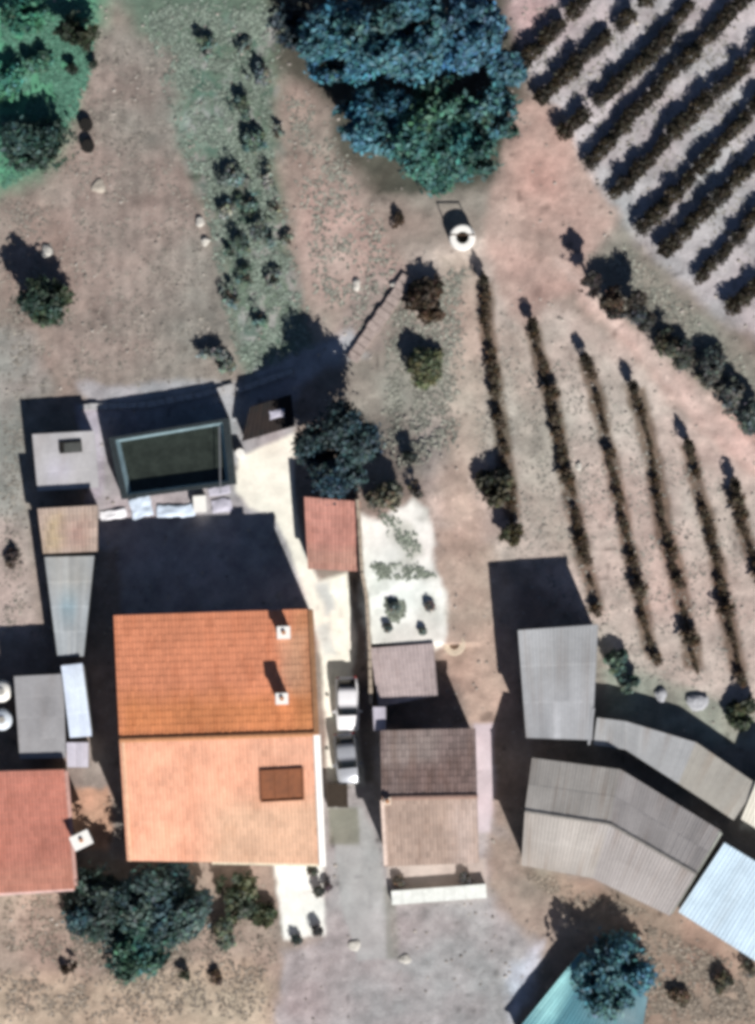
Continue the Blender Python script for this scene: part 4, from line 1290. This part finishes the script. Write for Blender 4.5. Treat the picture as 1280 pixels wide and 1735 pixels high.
# crumpled sheets behind the house, between its shadow and the tank
def sheet(label, px, py, sx, sy, rz, m, seed, hgt=0.35, group='sheets laid out behind the orange house', zb=0.0):
    g = P(px, py, zb)
    n = 14
    u = np.linspace(-1, 1, n)
    A, Bm = np.meshgrid(u, u)
    x = A * sx / 2
    y = Bm * sy / 2
    ox = (fnoise(x + seed, y, 0.5, seed) - .5) * 0.25
    z = zb + 0.08 + hgt * np.clip(fnoise(x + seed * 3, y + seed, 0.8, seed + 3) - 0.25, 0, 1) * (1 - 0.6 * np.maximum(abs(A), abs(Bm)) ** 3)
    ca, sa = math.cos(rz), math.sin(rz)
    V_ = np.stack([g.x + (x + ox) * ca - y * sa, g.y + (x + ox) * sa + (y + ox) * ca, z], -1).reshape(-1, 3)
    ii = np.arange(n * n).reshape(n, n)
    F = np.stack([ii[:-1, :-1], ii[:-1, 1:], ii[1:, 1:], ii[1:, :-1]], -1).reshape(-1, 4)
    top = V_.copy()
    bot = V_ - np.array([0, 0, 0.02])
    allv = np.concatenate([top, bot])
    allf = np.concatenate([F, (F + n * n)[:, ::-1]])
    o = mk('tarpaulin', allv - np.array([g.x, g.y, 0]), allf, m, None, smooth=True)
    o.location = (g.x, g.y, 0)
    return tag(o, label, 'sheet', group)


M_bsheet = mat('pale_blue_sheet', (0.60, 0.70, 0.84), 0.7, 3, .12, 1, .1, .05)
M_wsheet = mat('white_sheet', (0.80, 0.80, 0.85), 0.7, 3, .08, 1, .06, .05)
sheet('lilac white sheet at the left end of the row behind the orange house', 192, 872, 1.5, 0.55, 0.12, M_wsheet, 3)
sheet('big pale blue sheet, second from the left behind the orange house', 240, 860, 1.35, 1.15, 0.3, M_bsheet, 4, 0.5)
sheet('long pale blue sheet in the middle of the row behind the orange house', 298, 866, 2.3, 0.7, 0.05, M_bsheet, 5)
sheet('lilac sheet at the right end of the row behind the orange house', 377, 857, 1.2, 0.8, 0.1, mat('lilac_sheet', (0.48, 0.47, 0.56), .7, 3, .12), 6)
sheet('narrow lilac sheet below the lower right corner of the water tank', 372, 832, 1.3, 0.5, 0.15, mat('lilac_sheet', (0, 0, 0)), 8)
bx = thing('box', 'bright white box standing among the blue sheets', 'box', P(339, 854))
c = P(339, 854, 0.7)
mb = MB()
mb.box((c.x, c.y, 0.38), (0.72, 0.95, 0.82), 0.06)
mb.build('cabinet', M_white, bx)
mb = MB()
mb.box((c.x, c.y, 0.815), (0.78, 1.0, 0.05), 0.06)
mb.build('lid', M_white, bx)
sheet('pale lilac sheet lying on the near-black roof that stands for a shadow', 470, 702, 0.95, 0.5, 0.2, mat('lilac_sheet', (0, 0, 0)), 9, 0.2, group=None, zb=1.5)


def pot_plant(label, px, py, r, h, base, seed, group):
    g = P(px, py)
    z0 = gz(g.x, g.y)
    root = thing('pot_plant', label, 'potted plant', (g.x, g.y, z0), group)
    mb = MB()
    mb.lathe((g.x, g.y, z0 - 0.02), [(0.02, 0), (r * .55, 0), (r * .75, 0.34), (r * .8, 0.36), (r * .7, 0.36), (r * .66, 0.3), (0.02, 0.3)], 16)
    mb.build('pot', M_ridge, root)
    rs = np.random.RandomState(seed)
    p, nr, pk = lobes_points([(g.x, g.y, z0 + h * .65, r, r, h * .4), (g.x + r * .4, g.y, z0 + h * .6, r * .6, r * .6, h * .3), (g.x - r * .3, g.y + r * .3, z0 + h * .7, r * .6, r * .6, h * .3)], 260, rs)
    leaves('foliage', p, nr, 0.09 * (.7 + .6 * rs.rand(len(p))), leaf_cols(len(p), base, rs, pk), M_leaf, root)


GP = 'potted plants around the white patio'
pot_plant('upper potted plant on the right edge of the white patio', 530, 1474, 0.34, 0.9, (.05, .06, .05), 1, GP)
pot_plant('middle potted plant on the right edge of the white patio', 541, 1510, 0.34, 0.7, (.05, .055, .05), 2, GP)
pot_plant('lowest potted plant on the right edge of the white patio', 538, 1576, 0.36, 0.8, (.04, .04, .04), 3, GP)
pot_plant('potted plant at the lower left corner of the white patio', 503, 1592, 0.34, 0.6, (.06, .08, .07), 4, GP)
pot_plant('reddish potted plant beside the driveway opposite the white patio', 556, 1502, 0.26, 0.6, (.07, .05, .05), 5, GP)
GT = 'potted plants on the white terrace'
pot_plant('dark potted plant in the middle of the white terrace', 668, 1028, 0.34, 0.45, (.12, .15, .13), 6, GT)
pot_plant('small blue green potted plant low on the left of the white terrace', 657, 1062, 0.28, 0.4, (.08, .13, .14), 7, GT)
pot_plant('potted plant low on the right of the white terrace', 716, 1068, 0.24, 0.4, (.12, .14, .12), 8, GT)
pot_plant('grey potted plant on the right rim of the white terrace', 728, 1026, 0.34, 0.4, (.15, .14, .14), 9, GT)
pot_plant('dark potted plant at the left end of the low white front wall', 676, 1493, 0.36, 0.5, (.14, .14, .13), 10, 'potted plants before the brown house')
pot_plant('grey potted plant at the right end of the low white front wall', 788, 1488, 0.40, 0.6, (.14, .14, .14), 11, 'potted plants before the brown house')

# ------------------------------------------------------------------ ground cover nobody could count
def tufts(name, label, regions, n, h, base, seed, var=0.4, blade=0.10, on_hard=False):
    rs = np.random.RandomState(seed)
    pts = []
    per = n // len(regions)
    for pg in regions:
        q = np.array([P(a, b)[:2] for a, b in pg])
        lo, hi = q.min(0), q.max(0)
        x = rs.uniform(lo[0], hi[0], per * 3)
        y = rs.uniform(lo[1], hi[1], per * 3)
        dn = fnoise(x, y, 0.9, seed + 9, 3)
        ok = (rs.rand(len(x)) < np.clip((sdist(x, y, q) + 0.3 * (dn - 0.5)) / (0.45 if on_hard else 1.0), 0, 1)) & (rs.rand(len(x)) < np.clip((dn - 0.34) * 3.2, 0, 1))
        pts.append(np.stack([x, y], -1)[ok][:per])
    xy = np.concatenate(pts)
    i = np.clip(((xy[:, 0] + 24.6) / CELL).astype(int), 0, nx - 1)
    j = np.clip(((xy[:, 1] + 33.0) / CELL).astype(int), 0, ny - 1)
    okz = ~hard[j, i] | on_hard
    xy, i, j = xy[okz], i[okz], j[okz]
    hh = h * (0.4 + rs.rand(len(xy)))
    ctr = np.stack([xy[:, 0], xy[:, 1], Z[j, i] + 0.012 + hh * 0.18], -1)
    nr = rs.randn(len(xy), 3) * 0.24 + np.array([0, 0, 1.0])
    cl = np.array(base)[None] * (1 + (rs.rand(len(xy), 1) - .5) * 2 * var)
    o = leaves(name, ctr, nr, blade * (.6 + .9 * rs.rand(len(xy))), cl, M_leaf)
    o['kind'] = 'stuff'
    o['label'] = label
    return o


tufts('weeds', 'grey green weeds over the strip right of the bare field', [[(230, 0), (520, 0), (460, 150), (470, 300), (540, 590), (420, 640), (380, 560), (350, 380), (300, 240)]], 14000, 0.12, (0.20, 0.25, 0.21), 5)
tufts('meadow_grass', 'green grass in the top left corner', [[(0, 0), (170, 0), (150, 150), (100, 260), (0, 330)]], 16000, 0.16, (0.09, 0.23, 0.165), 6)
tufts('scrub', 'thin dry scrub below the tree cluster and on the bank', [[(470, 140), (560, 190), (690, 460), (600, 580), (540, 560)], [(1000, 430), (1060, 400), (1280, 620), (1280, 760), (1100, 560)], [(640, 480), (800, 440), (780, 760), (640, 820), (650, 640)]], 8000, 0.10, (0.25, 0.255, 0.22), 7)
tufts('dry_grass', 'straw coloured grass along the bottom', [[(0, 1500), (470, 1500), (475, 1735), (0, 1735)], [(1090, 1560), (1280, 1640), (1280, 1735), (1090, 1735)], [(850, 1460), (1150, 1560), (960, 1540)]], 10000, 0.12, (0.26, 0.22, 0.18), 8)
tufts('row_weeds', 'sparse weeds between the vines', [[(870, 0), (1280, 0), (1280, 540), (890, 110)], [(800, 480), (1280, 850), (1280, 1190), (1030, 1150), (790, 900)]], 6000, 0.08, (0.28, 0.27, 0.24), 9, blade=0.08)
tufts('field_weeds', 'scattered dry weeds on the bare field and side plot', [[(100, 60), (320, 60), (400, 650), (100, 660), (90, 330)], [(0, 330), (100, 340), (100, 660), (50, 660), (45, 1070), (0, 1070)]], 4500, 0.08, (0.26, 0.24, 0.21), 10, blade=0.08)

tufts('terrace_weeds', 'grey green weeds breaking through the white terrace', [[(640, 862), (672, 876), (700, 890), (724, 950), (700, 965), (680, 930), (645, 905)], [(628, 956), (700, 950), (738, 975), (690, 985), (640, 985)], [(650, 1010), (690, 1020), (690, 1045), (655, 1070)]], 2600, 0.16, (0.22, 0.25, 0.205), 12, on_hard=True)

# loose stones
rs = np.random.RandomState(77)
n = 5200
x = rs.uniform(-24, 24, n)
y = rs.uniform(-32, 32, n)
i = np.clip(((x + 24.6) / CELL).astype(int), 0, nx - 1)
j = np.clip(((y + 33.0) / CELL).astype(int), 0, ny - 1)
ok = ~hard[j, i] & (fnoise(x, y, 3, 400) > 0.42)
x, y, i, j = x[ok], y[ok], i[ok], j[ok]
r = 0.035 + 0.09 * rs.rand(len(x)) ** 3
o8 = np.array([[1, 0, 0], [0, 1, 0], [-1, 0, 0], [0, -1, 0], [0, 0, 0.8], [0, 0, -0.5]])
V_ = np.stack([x, y, Z[j, i] + r * 0.25], -1)[:, None, :] + o8[None] * r[:, None, None] * (0.7 + 0.6 * rs.rand(len(x), 6, 1))
F0 = np.array([[0, 1, 4], [1, 2, 4], [2, 3, 4], [3, 0, 4], [1, 0, 5], [2, 1, 5], [3, 2, 5], [0, 3, 5]])
F = (F0[None] + (np.arange(len(x)) * 6)[:, None, None]).reshape(-1, 3)
cl = np.repeat((np.array([0.36, 0.33, 0.30])[None] * (0.6 + 0.8 * rs.rand(len(x), 1))), 6, 0)
o = mk('loose_stones', V_.reshape(-1, 3), F, M_soil, cols=cl)
o['kind'] = 'stuff'
o['label'] = 'loose stones scattered over the bare soil'
